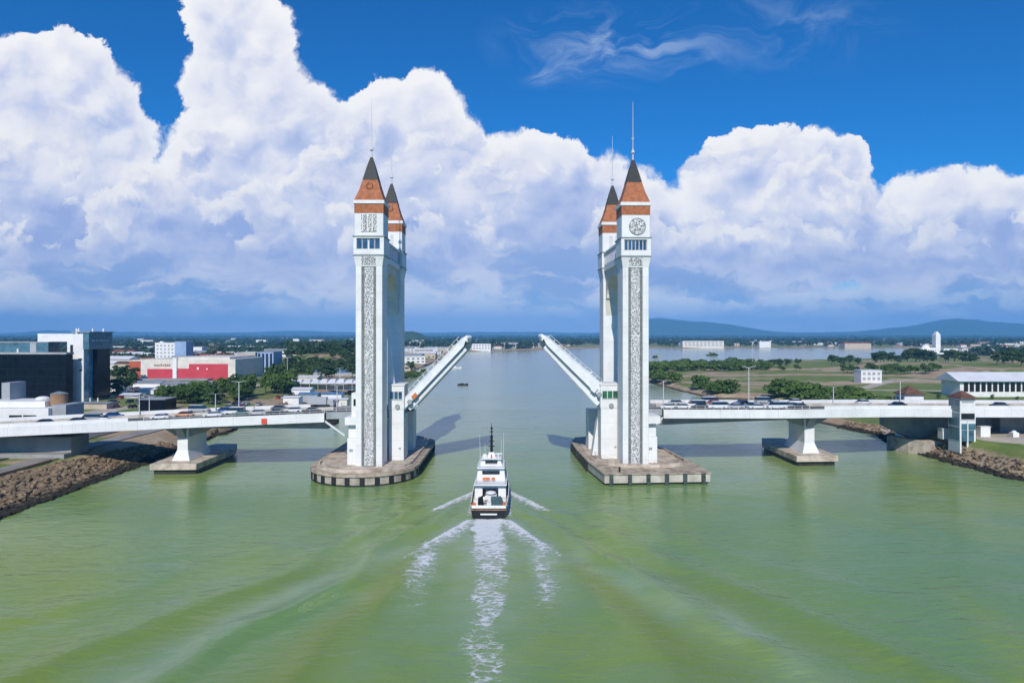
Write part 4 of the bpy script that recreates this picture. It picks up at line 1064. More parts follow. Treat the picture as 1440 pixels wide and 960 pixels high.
# ------------------------------------------------------------------ patrol boat
def boat():
    rt = empty('patrol_boat', (BX, BY, 0), R(-.6), 'white patrol boat with black hull steaming away between the raised leaves', 'boat')
    def ring(y, w, zk):  # half-section
        return [(-w, y, zk), (-w * .92, y, 0.2), (-w * .6, y, -1.2), (w * .6, y, -1.2), (w * .92, y, .2), (w, y, zk)]
    secs = [(0, 3.15, 1.95), (1.0, 3.35, 1.95), (6, 3.5, 2.1), (13, 3.5, 2.6), (18, 3.0, 3.2), (22, 2.0, 3.7), (25.5, .25, 4.3)]
    mb = MB(); vs = []; fs = []
    for s_ in secs: vs += ring(*s_)
    for i in range(len(secs) - 1):
        for k in range(5): fs.append((i * 6 + k, i * 6 + k + 1, i * 6 + 7 + k, i * 6 + 6 + k))
    fs.append((0, 1, 2, 3, 4, 5)); mb.add(vs, fs); mb.build('hull', 'black', rt)
    MB().box(-1.5, 1.5, -.05, -.005, .75, 1.0).build('name_stripe', 'white', rt)
    dk = MB(); n = len(secs)
    dk.add([(-w * .97, y, z - .35) for y, w, z in secs] + [(w * .97, y, z - .35) for y, w, z in secs], [(i, i + 1, n + i + 1, n + i) for i in range(n - 1)])
    dk.build('deck', 'pale', rt)
    bw = MB()
    for i in range(n - 1):
        (ya, wa, za), (yb, wb, zb) = secs[i], secs[i + 1]
        h_ = .5 if ya < 1 else .75
        for sx in (-1, 1):
            bw.add([(sx * wa, ya, za), (sx * wb, yb, zb), (sx * wb, yb, zb + h_), (sx * wa, ya, za + h_), (sx * (wa - .12), ya, za), (sx * (wb - .12), yb, zb), (sx * (wb - .12), yb, zb + h_), (sx * (wa - .12), ya, za + h_)],
                   [(0,1,2,3),(4,7,6,5),(3,2,6,7)])
    bw.box(-3.1, 3.1, -.02, .12, 1.95, 2.45).build('bulwark', 'white', rt)
    MB().box(-3.25, 3.25, -.16, -.02, 1.6, 1.8).build('fender_strip', 'wood', rt)
    # superstructure in tiers
    MB().frus((-3.0, 3.0, 7.0, 19.0), 1.8, (-2.95, 2.95, 7.2, 18.3), 4.6).box(-3.15, 3.15, 6.2, 18.6, 4.6, 4.8).build('deckhouse', 'white', rt, bevel=.05)
    d_ = MB().box(-1.5, 1.5, 6.88, 7.02, 2.5, 4.0).build('doorway', 'window', rt)
    for sx in (-1, 1):
        for i in range(4): MB().box(sx * 2.93, sx * 3.03, 9 + i * 2.1, 10.2 + i * 2.1, 3.2, 4.0).build('porthole', 'window', rt)
    MB().frus((-2.75, 2.75, 10.0, 18.0), 4.8, (-2.6, 2.6, 10.2, 17.0), 7.2).box(-2.7, 2.7, 9.4, 17.6, 7.2, 7.4).build('wheelhouse', 'white', rt, bevel=.05)
    MB().box(-1.7, 1.7, 9.9, 10.03, 6.1, 6.7).build('aft_window', 'window', rt)
    for sx in (-1, 1): MB().box(sx * 2.64, sx * 2.74, 11, 16, 5.7, 6.7).build('side_window', 'window', rt)
    MB().frus((-2.1, 2.1, 11.6, 15.0), 7.4, (-1.8, 1.8, 11.9, 14.6), 8.7).box(-2.0, 2.0, 11.2, 15.2, 8.7, 8.85).build('flying_bridge', 'white', rt)
    MB().box(-1.2, 1.2, 11.5, 11.62, 7.8, 8.4).build('flying_bridge_window', 'window', rt)
    MB().frus((-.8, .8, 12.3, 13.6), 8.85, (-.5, .5, 12.5, 13.4), 9.9).build('mast_base', 'white', rt)
    ms = MB().cyl((0, 13, 9.8), (0, 13, 13.2), .30, .20, 8).cyl((0, 13, 13.2), (0, 13, 15.6), .09, .05, 6)
    for z_, w in ((11.0, 1.0), (12.0, .8), (12.8, .5)): ms.box(-w / 1.6, w / 1.6, 12.92, 13.08, z_, z_ + .14)
    for z_ in (10.6, 11.5, 13.1, 13.9, 14.6): ms.ball((0, 13, z_), .26, n=8, k=5)
    ms.build('mast', 'black', rt)
    MB().cyl((0, 11.9, 7.4), (0, 11.9, 9.6), .16, .12, 8).build('exhaust_pipe', 'rope', rt)
    for sx, y_, h_ in ((-2.2, 12.5, 6), (2.3, 12.5, 6.4), (-1.3, 14, 4.0), (1.8, 15, 4.6)):
        MB().cyl((sx, y_, 7.4), (sx * 1.06, y_ - .2, 7.4 + h_), .045, .02, 6).build('whip_aerial', 'white', rt)
    MB().cyl((-1.3, 12.6, 8.85), (-1.3, 12.6, 9.2), .5, .5, 12).ball((-1.3, 12.6, 9.3), .5, sz=.6).build('radar_dome', 'white', rt)
    MB().cyl((1.3, 13.4, 8.85), (1.3, 13.4, 9.4), .1, n=6).box(.5, 2.1, 13.3, 13.5, 9.4, 9.6).build('radar_bar', 'white', rt)
    # aft deck
    MB().ball((.2, 5.0, 3.6), 1.0, sz=.35, n=14).build('life_raft', 'white', rt)
    MB().box(-.9, 1.3, 4.3, 5.7, 2.0, 3.25).build('raft_cradle', 'white', rt)
    MB().cyl((-1.6, 2.6, 2.0), (-1.6, 2.6, 3.3), .55, .45, 10).cyl((-1.6, 2.6, 3.3), (-.6, 2.2, 3.9), .16, .1, 8).build('deck_crane', 'black', rt)
    MB().box(.3, 2.4, 2.0, 3.4, 2.0, 3.1).cyl((.3, 2.7, 3.1), (2.2, 2.7, 3.1), .4, n=10).build('towing_winch', 'boatgrey', rt)
    for xa_, ya_ in ((-2.9, 3.2), (2.2, 4.4), (-.4, 1.2)): MB().box(xa_, xa_ + .8, ya_, ya_ + .9, 1.6, 2.7).build('deck_locker', 'white', rt)
    MB().box(2.5, 3.0, 1.2, 2.0, 1.7, 2.6).build('gear_bin', 'rope', rt)
    MB().cyl((-2.7, .8, 2.4), (-2.7, 1.0, 2.4), .4, n=12).build('lifebuoy', 'rope', rt)
    rl = MB()
    for sx in (-1, 1):
        for i in range(9): rl.cyl((sx * 2.8, 6.4 + i * 1.4, 4.8), (sx * 2.8, 6.4 + i * 1.4, 5.7), .03, n=5)
        rl.cyl((sx * 2.8, 6.4, 5.7), (sx * 2.8, 17.6, 5.7), .035, n=5)
        for i in range(6): rl.cyl((sx * 2.55, 9.6 + i * 1.4, 7.4), (sx * 2.55, 9.6 + i * 1.4, 8.2), .03, n=5)
        rl.cyl((sx * 2.55, 9.6, 8.2), (sx * 2.55, 16.6, 8.2), .035, n=5)
    rl.cyl((-2.8, 6.4, 5.7), (2.8, 6.4, 5.7), .035, n=5).cyl((-2.55, 9.6, 8.2), (2.55, 9.6, 8.2), .035, n=5)
    rl.build('railing', 'lamp', rt)
    MB().box(-1.6, -.2, 9.35, 9.45, 5.0, 5.55).box(.1, .8, 9.35, 9.45, 5.0, 5.55).build('orange_locker', 'rope', rt)
boat()

def small_boat(px, py, l, m, label, canopy=False, rz=0):
    d = PD(py, 0); rt = empty('fishing_boat', (PX(px, d), d, 0), rz, label, 'boat', 'small boats on the river')
    secs = [(-l / 2, .7, 1.0), (-l * .2, .95, .8), (l * .2, .9, .85), (l / 2, .08, 1.4)]
    vs = []; fs = []
    for x, w, z in secs: vs += [(x, -w, z), (x, -w * .6, -.4), (x, w * .6, -.4), (x, w, z)]
    for i in range(3):
        for k in range(3): fs.append((i * 4 + k, i * 4 + k + 1, i * 4 + 5 + k, i * 4 + 4 + k))
        fs.append((i * 4, i * 4 + 4, i * 4 + 7, i * 4 + 3))
    fs.append((0, 1, 2, 3)); MB().add(vs, fs).build('hull', m, rt)
    MB().box(-l * .25, l * .1, -.6, .6, .8, 2.1 if canopy else 1.3).build('cabin', 'white' if canopy else m, rt)
small_boat(651, 541.5, 7.0, 'black', 'dark open boat moored in mid channel')
small_boat(640, 517.5, 13, 'white', 'pale boat with small cabin near the sandy bank', True)
small_boat(826, 524, 9, 'white', 'pale boat behind the leaf by the medallion tower', True)
small_boat(925, 502, 16, 'greysteel', 'grey boat on the far inlet behind the medallion tower', True)

# ------------------------------------------------------------------ riprap
def rock_mesh(seed):
    r = random.Random(seed); bm = bmesh.new(); bmesh.ops.create_icosphere(bm, subdivisions=1, radius=1)
    for v in bm.verts: v.co *= r.uniform(.7, 1.15)
    V = np.array([v.co for v in bm.verts]); Fc = np.array([[v.index for v in f.verts] for f in bm.faces]); bm.free(); return V, Fc
RK = [rock_mesh(i) for i in range(5)]
def riprap(name, path, w, n, smin, smax, label, m):
    V = []; Fc = []; o = 0
    L = [0]
    for a, b_ in zip(path[:-1], path[1:]): L.append(L[-1] + math.dist(a, b_))
    for _ in range(n):
        q = rng.random() * L[-1]; j = max(k for k in range(len(L) - 1) if L[k] <= q); f = (q - L[j]) / (L[j + 1] - L[j])
        a, b_ = path[j], path[j + 1]; x, y = a[0] + (b_[0] - a[0]) * f, a[1] + (b_[1] - a[1]) * f
        tx, ty = (b_[0] - a[0]) / math.dist(a, b_), (b_[1] - a[1]) / math.dist(a, b_)
        e_ = rng.uniform(-.5, w) if w > 0 else rng.uniform(w, .5)
        x -= ty * e_; y += tx * e_
        if y > 150 and w > 12 and e_ > 12.5 - (y - 150) * .13: continue
        z = float(land_z(np.array([x]), np.array([y]))[0][0])
        s_ = rng.choice((1, 1, 1, 1.7)) * rng.uniform(smin, smax) * (1.25 - .5 * abs(e_ / w)); v, f_ = RK[rng.randrange(5)]
        th = rng.random() * 6.28; c_, s2_ = math.cos(th), math.sin(th)
        vv_ = v * np.array([s_, s_ * rng.uniform(.6, 1), s_ * rng.uniform(.5, .8)])
        vv_ = np.stack([vv_[:, 0] * c_ - vv_[:, 1] * s2_ + x, vv_[:, 0] * s2_ + vv_[:, 1] * c_ + y, vv_[:, 2] + max(z, -.3) + s_ * .15], -1)
        V.append(vv_); Fc.append(f_ + o); o += len(v)
    ob = np_mesh(name, np.concatenate(V), np.concatenate(Fc), [m], smooth=False)
    return tag(ob, label, 'rocks', kind='stuff')
M['rock'] = mat('brown_riprap', (.155, .108, .064), .95, .2, .5, col2=(.31, .23, .14), bump=.4, bs=3, tide=.75)
riprap('riprap', [(-91,95),(-93,124),(-94.5,176),(-96,200)], 13.5, 6500, .22, .62, 'brown riprap boulders along the bank below the descending viaduct', 'rock')
riprap('riprap', [(-97,211),(-98,242),(-95,330)], 8, 900, .5, 1.1, 'brown riprap boulders along the bank beyond the descending viaduct', 'rock')
riprap('riprap', [(136,122),(115,158),(113.5,178),(114,203),(121,226),(117,247)], -5.0, 2000, .25, .6, 'low brown riprap edging the bank by the stair towers', 'rock')

# roads and the bank by the office block
def sheet(name, pts_l, pts_r, dz, m):
    V = []; n = len(pts_l)
    for a, b_ in zip(pts_l, pts_r):
        for f in np.linspace(0, 1, 4): V.append((a[0] + (b_[0] - a[0]) * f, a[1] + (b_[1] - a[1]) * f, 0))
    V = np.array(V, float); V[:, 2] = land_z(V[:, 0], V[:, 1])[0] + dz
    o = np_mesh(name, V, grid_faces(n, 4), [m]); o['kind'] = 'structure'; return o
pl2 = [(-108 - .02 * (y - 120), y) for y in range(95, 260, 4)]; pr2 = [(a - 5.5, b_) for a, b_ in pl2]
sheet('path', pl2, pr2, .22, 'road')
yl = list(range(95, 215, 4))
sheet('road', [(-121, y) for y in yl], [(-134, y) for y in yl], .24, 'asphalt')
# low wall along the bank path
wv_ = MB()
for y in range(100, 158, 4): wv_.box(-107.4 - .02 * (y - 120), -107.1 - .02 * (y - 120), y, y + 3.99, 2.5, 4.1)
wv_.build('bank_wall', 'brownwall'); tag(COL.objects[-1], 'low brown wall between rocks and riverside path', 'wall')

# ------------------------------------------------------------------ trees
def crown_np(seed, n, rx, rz, zc, leaf, clumps=16, flat=.6):
    r = np.random.default_rng(seed)
    C = r.normal(size=(clumps, 3)); C /= np.linalg.norm(C, axis=1)[:, None]
    C *= r.uniform(.25, .80, (clumps, 1)); rad = r.uniform(.26, .48, clumps)
    k = r.integers(0, clumps, n); D = r.normal(size=(n, 3)); D /= np.linalg.norm(D, axis=1)[:, None]
    D[:, 2] = np.abs(D[:, 2]) * .9 + D[:, 2] * .1
    Pn = C[k] + D * (rad[k] * r.uniform(.75, 1.08, n))[:, None]
    Pn *= np.array([rx, rx, rz]); Pn[:, 2] += zc
    A = r.normal(size=(n, 3)); N = D + .7 * A; N /= np.linalg.norm(N, axis=1)[:, None]
    T1 = np.cross(N, r.normal(size=(n, 3))); T1 /= np.linalg.norm(T1, axis=1)[:, None]; T2 = np.cross(N, T1)
    s_ = (leaf * r.uniform(.6, 1.3, n))[:, None]
    q = np.stack([Pn - T1 * s_, Pn - T2 * s_ * .8, Pn + T1 * s_, Pn + T2 * s_ * .8], 1).reshape(-1, 3)
    return q, np.arange(n * 4).reshape(-1, 4)
def crown_data(name, *a, m='leafA'):
    V, Fc = crown_np(*a); o = np_mesh(name, V, Fc, [m], smooth=False); me = o.data; bpy.data.objects.remove(o); return me
CR = {'A': [crown_data('crown', 100 + i, 720, 4.7, 4.5, 5.5, .62, m='leafA') for i in range(4)],
      'B': [crown_data('crown', 200 + i, 720, 5.2, 5.7, 7.1, .70, m='leafB') for i in range(4)],
      'C': [crown_data('crown', 300 + i, 640, 5.0, 3.4, 3.0, .55, m='leafC') for i in range(4)]}
def trunk_data(h, r):
    mb = MB().cyl((0, 0, -.5), (.15, .1, h), r, r * .55, 7)
    for a in (0.4, 2.3, 4.4): mb.cyl((.15, .1, h * .75), (math.cos(a) * h * .35, math.sin(a) * h * .35, h * 1.35), r * .45, r * .15, 5)
    o = mb.build('trunk', 'bark'); me = o.data; bpy.data.objects.remove(o); return me
TK = {'A': trunk_data(3.6, .28), 'B': trunk_data(4.6, .35), 'C': trunk_data(1.6, .22)}
NM = {'A': 'broadleaf_tree', 'B': 'dark_tree', 'C': 'mangrove_tree'}
def tree(kind, x, y, h, label, group, parts=True, cat='tree'):
    base = {'A': 10.0, 'B': 12.8, 'C': 6.6}[kind]; s_ = h / base
    z = float(land_z(np.array([x]), np.array([y]))[0][0])
    rt = empty(NM[kind], (x, y, z - .2), rng.random() * 6.28, label, cat, group); rt.scale = (s_ * rng.uniform(.9, 1.25), s_ * rng.uniform(.9, 1.25), s_)
    c = bpy.data.objects.new('crown', rng.choice(CR[kind])); COL.objects.link(c); c.parent = rt
    k = bpy.data.objects.new('trunk', TK[kind]); COL.objects.link(k); k.parent = rt
    return rt
def trees_px(kind, spots, label, group):
    for px, py, h in spots:
        z = 2.5; d = PD(py, z)
        tree(kind, PX(px, d), d, h, label, group)
def tree_tb(kind, px, top, bot, label, group):
    z = 3.0
    for _ in range(3):
        d = PD(bot, z); z = float(land_z(np.array([PX(px, d)]), np.array([d]))[0][0])
        if z < .3: return
    tree(kind, PX(px, d), d, max(2.0, PZ(top, d) - z), label, group)
def belt(kind, n, prof, label, group, jit=3.0, up=0.0):
    xs_ = [a[0] for a in prof]
    for _ in range(n):
        px = rng.uniform(xs_[0], xs_[-1]); t0 = np.interp(px, xs_, [a[1] for a in prof]); b0 = np.interp(px, xs_, [a[2] for a in prof]); b1 = np.interp(px, xs_, [a[3] for a in prof])
        f = rng.random(); bot = b0 + (b1 - b0) * f
        tree_tb(kind, px, t0 - up + (bot - b0) * .55 + rng.uniform(-jit, jit), bot, label, group)
for i in range(120):
    d = rng.uniform(430, 900); px = rng.uniform(388, 502)
    top = 511 - 31 * min(1, (d - 430) / 330) + rng.uniform(0, 5) - (3 if 405 < px < 425 or px > 470 else 0) + (10 if px < 400 else 0)
    z = float(land_z(np.array([PX(px, d)]), np.array([d]))[0][0])
    tree('B', PX(px, d), d, max(8, min(24, PZ(top, d) - z)), 'tall dark tree in the dense wood behind the market sheds', 'wood behind the market sheds')
belt('B', 18, [(222,548,556,569),(300,538,552,568),(352,528,542,562),(414,520,536,552)], 'dark tree among the green belt trees below the mall', 'tree belt below the red mall', 6)
belt('A', 60, [(222,543,556,569),(262,540,556,569),(300,532,552,568),(335,526,548,566),(352,518,542,562),(385,514,538,556),(414,514,536,552)], 'bushy green tree in the belt between viaduct and red mall', 'tree belt below the red mall', 5)
trees_px('B', [(160,556,8),(168,560,8),(176,554,9),(186,552,9),(150,560,7)], 'dark small tree beside the dark glass office block', 'trees beside the office block')
trees_px('B', [(165,541,11),(177,540,11),(188,538,10)], 'rounded dark tree left of the red mall end wall'.replace('left of', 'beside'), 'trees at the end of the mall')
trees_px('A', [(573,528,9),(580,526,9),(588,524,8),(577,520,10),(595,519,7)], 'green tree on the sandy bank behind the tower', 'trees on the sandy bank')
# mangroves of the spit
belt('C', 100, [(1036,528,556,561),(1060,530,555,566),(1100,530,554,571),(1150,537,556,573),(1200,541,558,574),(1246,551,564,575)], 'dense mangrove tree lining the creek behind the level viaduct', 'mangroves lining the creek', 2.0)
belt('C', 34, [(936,524,544,549),(946,524,545,551),(986,527,546,553)], 'mangrove bush on the sandbar opposite the medallion tower', 'bushes on the sandbar', 2.0)
belt('C', 34, [(992,536,549,556),(1000,534,549,556),(1040,530,549,558)], 'green bush between sandbar and creek mangroves', 'bushes by the sandbar end', 2.0)
belt('C', 44, [(912,520,530,547),(948,522,532,546)], 'leafy tree at the tip of the spit behind the medallion tower', 'trees at the tip of the spit', 2.0, 2.5)
belt('C', 84, [(912,508,516,523),(1000,507,515,522),(1035,504,514,521),(1085,509,514,520)], 'green tree in the hedge line along the river side of the spit', 'hedge line on the spit', 2.0, 2.5)
sp = [(1085,516,7),(1096,517,8),(1107,515,7),(1120,513,6),(1170,513,9),(1182,514,8),(1195,512,9),(1206,513,7),(1232,511,11),(1243,512,12),(1253,510,10),(1262,512,9),(1276,511,14),(1288,510,15),(1299,511,14),(1310,512,12),(1330,510,13),(1342,511,13),(1354,512,12),(1366,512,10)]
sp = [(a, b_, h * 1.25) for a, b_, h in sp] + [(a + rng.uniform(-6, 6), b_ - 1, h * 1.1) for a, b_, h in sp]
trees_px('B', sp, 'dark tree in the row beyond the bare earth field', 'tree row beyond the field')
sp = [(1186,523,6),(1198,524,6),(1224,525,7),(1245,526,6.5),(1254,525,7),(1266,527,6),(1280,527,6),(1302,528,7),(1312,527,6),(1098,522,4),(1060,520,5),(1120,520,4)]
sp = [(a, b_, h * 1.3) for a, b_, h in sp] + [(a + rng.uniform(3, 8), b_, h) for a, b_, h in sp]
trees_px('A', sp, 'small tree scattered across the bare earth field', 'small trees on the field')
sp = [(1402,522,13),(1412,524,14),(1424,520,15),(1436,525,13),(1418,515,16),(1432,514,16),(1445,518,15)]
trees_px('B', sp, 'tall dark tree behind the long white roofed shed', 'trees behind the long shed')
sp = [(1260,566,4),(1250,568,3.5),(1320,560,3),(1395,560,2.5),(1430,563,2.5)]
trees_px('A', sp, 'low bush on the grass beyond the stair towers', 'bushes beyond the stair towers', )
for px, py, h in ((922,503,8),(1001,500,10),(1005,500,8),(996,500,7)):
    d = PD(py, 0); tree('C', PX(px, d), d, h, 'dark bush standing in the open water of the far inlet', 'bushes in the far inlet')

# far woods: nobody could count them
def far_wood(name, n, region, label, hmin, hmax, seed):
    r = np.random.default_rng(seed)
    d = np.exp(r.uniform(math.log(region[0]), math.log(region[1]), n)); px = r.uniform(region[2], region[3], n)
    x = (px - CX) / F * d; z, a1, a2, a3 = land_z(x, d); k = z > 2.0
    cl = vnoise(x, d, 130, seed); k &= cl > region[4]
    x, d, z = x[k], d[k], z[k]; n = len(x); m_ = 16
    V = []; sc = r.uniform(hmin, hmax, n) * (1 + .25 * (d > 2500))
    th = r.uniform(0, 6.28, (n, m_)); ph = r.uniform(.1, 1.0, (n, m_)); rr = sc[:, None] * .65
    cx_ = x[:, None] + np.cos(th) * rr * np.sqrt(1 - (ph * .9) ** 2) * r.uniform(.6, 1.2, (n, m_)); cy_ = d[:, None] + np.sin(th) * rr * .8; cz_ = z[:, None] + sc[:, None] * (.25 + .7 * ph)
    C = np.stack([cx_, cy_, cz_], -1).reshape(-1, 3); s_ = np.repeat(sc * .30, m_)[:, None]
    N = r.normal(size=C.shape) + np.array([0, -.5, .8]); N /= np.linalg.norm(N, axis=1)[:, None]
    T1 = np.cross(N, r.normal(size=C.shape)); T1 /= np.linalg.norm(T1, axis=1)[:, None]; T2 = np.cross(N, T1)
    q = np.stack([C - T1 * s_, C - T2 * s_, C + T1 * s_, C + T2 * s_], 1).reshape(-1, 3)
    o = np_mesh(name, q, np.arange(len(q)).reshape(-1, 4), ['leafD'], smooth=False)
    return tag(o, label, 'woods', kind='stuff')
far_wood('woods', 5200, (1420, 6500, -120, 1560, .30), 'dark belt of woods behind the far shore', 9, 15, 41)
far_wood('woods', 1500, (640, 1330, -200, 560, .42), 'scattered woods among the roofs of the town behind the mall', 7, 12, 42)
far_wood('woods', 1100, (900, 1500, 1270, 1600, .42), 'woods on the plain around the white mosque', 7, 12, 43)
far_wood('woods', 3000, (6000, 10000, -250, 1700, .15), 'distant woods under the blue hills', 16, 26, 44)

# ------------------------------------------------------------------ buildings
def part_windows(rt, x0, x1, z0, z1, y, nx, nz, m='window', fw=.6, fh=.55, name='window', dy=.12):
    cw, ch = (x1 - x0) / nx, (z1 - z0) / nz
    for i in range(nx):
        for j in range(nz):
            xa, za = x0 + cw * (i + .5 - fw / 2), z0 + ch * (j + .5 - fh / 2)
            MB().box(xa, xa + cw * fw, y - dy, y - .004, za, za + ch * fh).build(name, m, rt)
# office block
d = 292.0
ob = empty('office_building', (PX(0, d), d, 3), 0, 'dark glass office block with a tall white slab tower', 'office building')
def q(px): return PX(px, d) - PX(0, d)
zt_ = lambda py, dd=d: PZ(py, dd) - 3
MB().box(q(-60), q(93), 0, 4.5, 1.5, zt_(498)).box(q(-60), q(50), 4.5, 22, 1.5, zt_(498)).build('glass_block', 'glassdark', ob)
MB().box(q(-60), q(93) + .3, -.3, 4.8, zt_(498), zt_(495.5)).box(q(-60), q(50) + .2, 4.8, 22.2, zt_(498), zt_(495.5)).build('roof_slab', 'greywall', ob)
gr = MB()
for i in range(18): gr.box(q(-58) + i * 2.62, q(-58) + i * 2.62 + .1, -.07, -.005, 2, zt_(499))
for j in range(6): gr.box(q(-60), q(93), -.06, -.004, 3 + j * 3.2, 3.12 + j * 3.2)
gr.build('mullion_grid', 'black', ob)
qb = lambda px: PX(px, d + 8) - PX(0, d)
MB().box(q(-75), qb(68), 8, 8.98, zt_(495.5), zt_(482)).box(q(-75), qb(50), 8.98, 24, zt_(495.5), zt_(482)).build('plant_storey', 'glassteal', ob)
MB().box(q(-75), qb(68) + .2, 7.7, 8.99, zt_(482), zt_(480.8)).box(q(-75), qb(50), 8.99, 24.3, zt_(482), zt_(480.8)).build('roof_slab', 'greywall', ob)
MB().box(q(24), q(33), 7.8, 8, zt_(495.5), zt_(482.2)).build('wall_panel', 'greywall', ob)
dw = d + 9.0
x0, x1 = PX(53, dw) - PX(0, d), PX(117.5, dw) - PX(0, d)
MB().box(x0, x0 + 13.0, 9, 26, zt_(480.5, d), zt_(469, dw)).box(x0 + 13.0, x1, 9, 26.0, zt_(566, dw), zt_(469, dw)).build('tower_slab', 'white', ob)
sdp = x1
MB().box(sdp, sdp + .12, 9.2, 15.5, zt_(560, dw), zt_(492, dw)).build('curtain_wall', 'glasslight', ob)
MB().box(sdp, sdp + 2.0, 15.6, 25.5, zt_(562, dw), zt_(491, dw)).build('glass_wing', 'glassdark', ob)
MB().box(sdp + .004, sdp + 2.6, 8.6, 26.3, zt_(491, dw), zt_(467.5, dw)).build('penthouse', 'glassteal', ob)
MB().box(sdp - 5, sdp + 3.2, 8.2, 26.8, zt_(467.5, dw), zt_(466, dw)).build('roof_canopy', 'roofgrey', ob)
sl = MB()
for i, wq in enumerate((1.2, .8, 1.0, .7, 1.1, .9, .6, 1.0)): sl.box(sdp + 2.602, sdp + 2.72, 10.5 + i * 1.6, 10.5 + i * 1.6 + wq, zt_(480, dw), zt_(477.8, dw))
sl.build('sign_lettering', 'lamp', ob)
for xa_, xb_, za_, zb_ in ((x0 + 14.5, x0 + 15.6, 22.0, 26), (x1 - 2.2, x1 - .6, 19.4, 20.0), (x1 - 1.6, x1 - .6, 14.5, 15.1)): MB().box(xa_, xb_, 8.7, 8.99, za_, zb_).build('facade_slot', 'window', ob)
for k in range(4): MB().cyl((x0 + 16 + k * 3.4, 9.6, -.5), (x0 + 16 + k * 3.4, 9.6, 2.6), .3, n=8).build('column', 'white', ob)
for xq, yq in ((x1 - 4, 12), (sdp + 1, 14), (sdp + 1, 22), (x0 + 14, 14), (q(22), 12), (q(18), 3)):
    MB().cyl((xq, yq, zt_(498) if xq < q(30) else zt_(469, dw)), (xq, yq, (zt_(498) if xq < q(30) else zt_(469, dw)) + 2.4), .5, .3, 8).build('roof_vent', 'white', ob)

# riverside hall behind the ramp
d = 200.0
hb = empty('riverside_hall', (PX(0, d), d, 5), 0, 'white flat roofed hall with dark windows behind the ramp', 'building')
q = lambda px: PX(px, d) - PX(0, d)
MB().box(q(-40), q(68), 0, 12, 0, PZ(574, d) - 5).box(q(-40), q(50), 4, 14, PZ(574, d) - 5, PZ(566, d) - 5).build('wall', 'white', hb)
MB().box(q(68), q(88), 1.5, 10, 0, PZ(570, d) - 5).build('wing', 'greywall', hb)
part_windows(hb, q(12), q(52), PZ(597, d) - 5, PZ(582, d) - 5, 0, 2, 1, fw=.9, fh=.8)
MB().cyl((q(61), 7, PZ(572, d) - 5), (q(61), 7, PZ(556, d) - 5), 2.3, 2.3, 20).build('drum', 'brownwall', hb)
MB().cyl((q(61), 7, PZ(556, d) - 5), (q(61), 7, PZ(553, d) - 5), 2.4, .5, 20).build('drum_roof', 'roofgrey', hb)
MB().box(q(-30), q(-18), 9, 16, PZ(566, d) - 5, PZ(541, d) - 5).build('stair_core', 'greywall', hb)
MB().ball((q(34), 8, PZ(564, d) - 5), 2.0, sz=.4, n=12).build('roof_tank', 'white', hb)

# red shopping mall
d = 452.0
mb_ = empty('shopping_mall', (PX(250, d), d, 3), 0, 'long low shopping mall with big red wall panels', 'shopping mall')
q = lambda px: PX(px, d) - PX(250, d)
zz_ = lambda py: PZ(py, d) - 3
MB().box(q(198), q(331), 0, 50, -1, zz_(505)).box(q(250), q(322), 1, 48, zz_(505), zz_(502)).build('wall', 'cream', mb_)
MB().box(q(178), q(199), 3, 46, -1, zz_(508)).build('end_wing', 'redorange', mb_)
MB().box(q(176), q(200), 2.6, 46.4, zz_(508), zz_(506.4)).build('wing_roof', 'cream', mb_)
for a, b_, t0, t1 in ((207.5,243.5,532.5,518.5),(250,266,532.5,518),(266,320.5,533.5,511.5)):
    MB().box(q(a), q(b_), -.4, -.01, zz_(t0), zz_(t1)).build('red_panel', 'red', mb_)
MB().box(q(244), q(249.5), -1.2, -.01, -1, zz_(503)).build('pylon', 'white', mb_)
sl = MB()
for i in range(8): sl.box(q(217) + i * 1.38, q(217) + i * 1.38 + rng.uniform(.7, 1.15), -.22, -.012, zz_(514.8), zz_(511.3 + rng.uniform(0, 1)))
sl.build('sign_lettering', 'brownwall', mb_)
MB().box(q(277.5), q(279.8), -.52, -.402, zz_(519.5), zz_(516.2)).cyl((q(291.5), -.402, zz_(518.5)), (q(291.5), -.5, zz_(518.5)), .5, n=10).build('wall_logo', 'white', mb_)
MB().box(q(178), q(300), -9, -.5, 1.0, 2.0).build('entrance_canopy', 'roofgrey', mb_)
def simple(px0, px1, pyt, pyb, ln, wall, roof, label, name='low_building', cat='building', group=None, z=3.0, gable=0, win=(0, 0), wm_='window', over=.4, ridge_x=True, wf=(.6, .55)):
    d = PD(pyb, z); x0, x1 = PX(px0, d), PX(px1, d); w = (x1 - x0) / 2; h = max(PZ(pyt, d) - z, 1.2)
    zg = float(land_z(np.array([(x0 + x1) / 2]), np.array([d]))[0][0])
    rt = empty(name, ((x0 + x1) / 2, d, z), 0, label, cat, group)
    hw = h - gable
    MB().box(-w, w, 0, ln, min(zg - z - 1, -.5), hw).build('wall', wall, rt)
    if gable:
        if ridge_x: MB().prism([(-over, hw), (ln + over, hw), (ln / 2, hw + gable)], -w - over, w + over, axis='x').build('roof', roof, rt)
        else: MB().prism([(-w - over, hw), (w + over, hw), (0, hw + gable)], -over, ln + over, axis='y').build('roof', roof, rt)
    else: MB().box(-w - over * .5, w + over * .5, -over * .5, ln + over * .5, hw + .002, hw + .35).build('roof', roof, rt)
    if win[0]: part_windows(rt, -w * .94, w * .94, hw * .08, hw * .96, 0, win[0], win[1], wm_, *wf)
    return rt
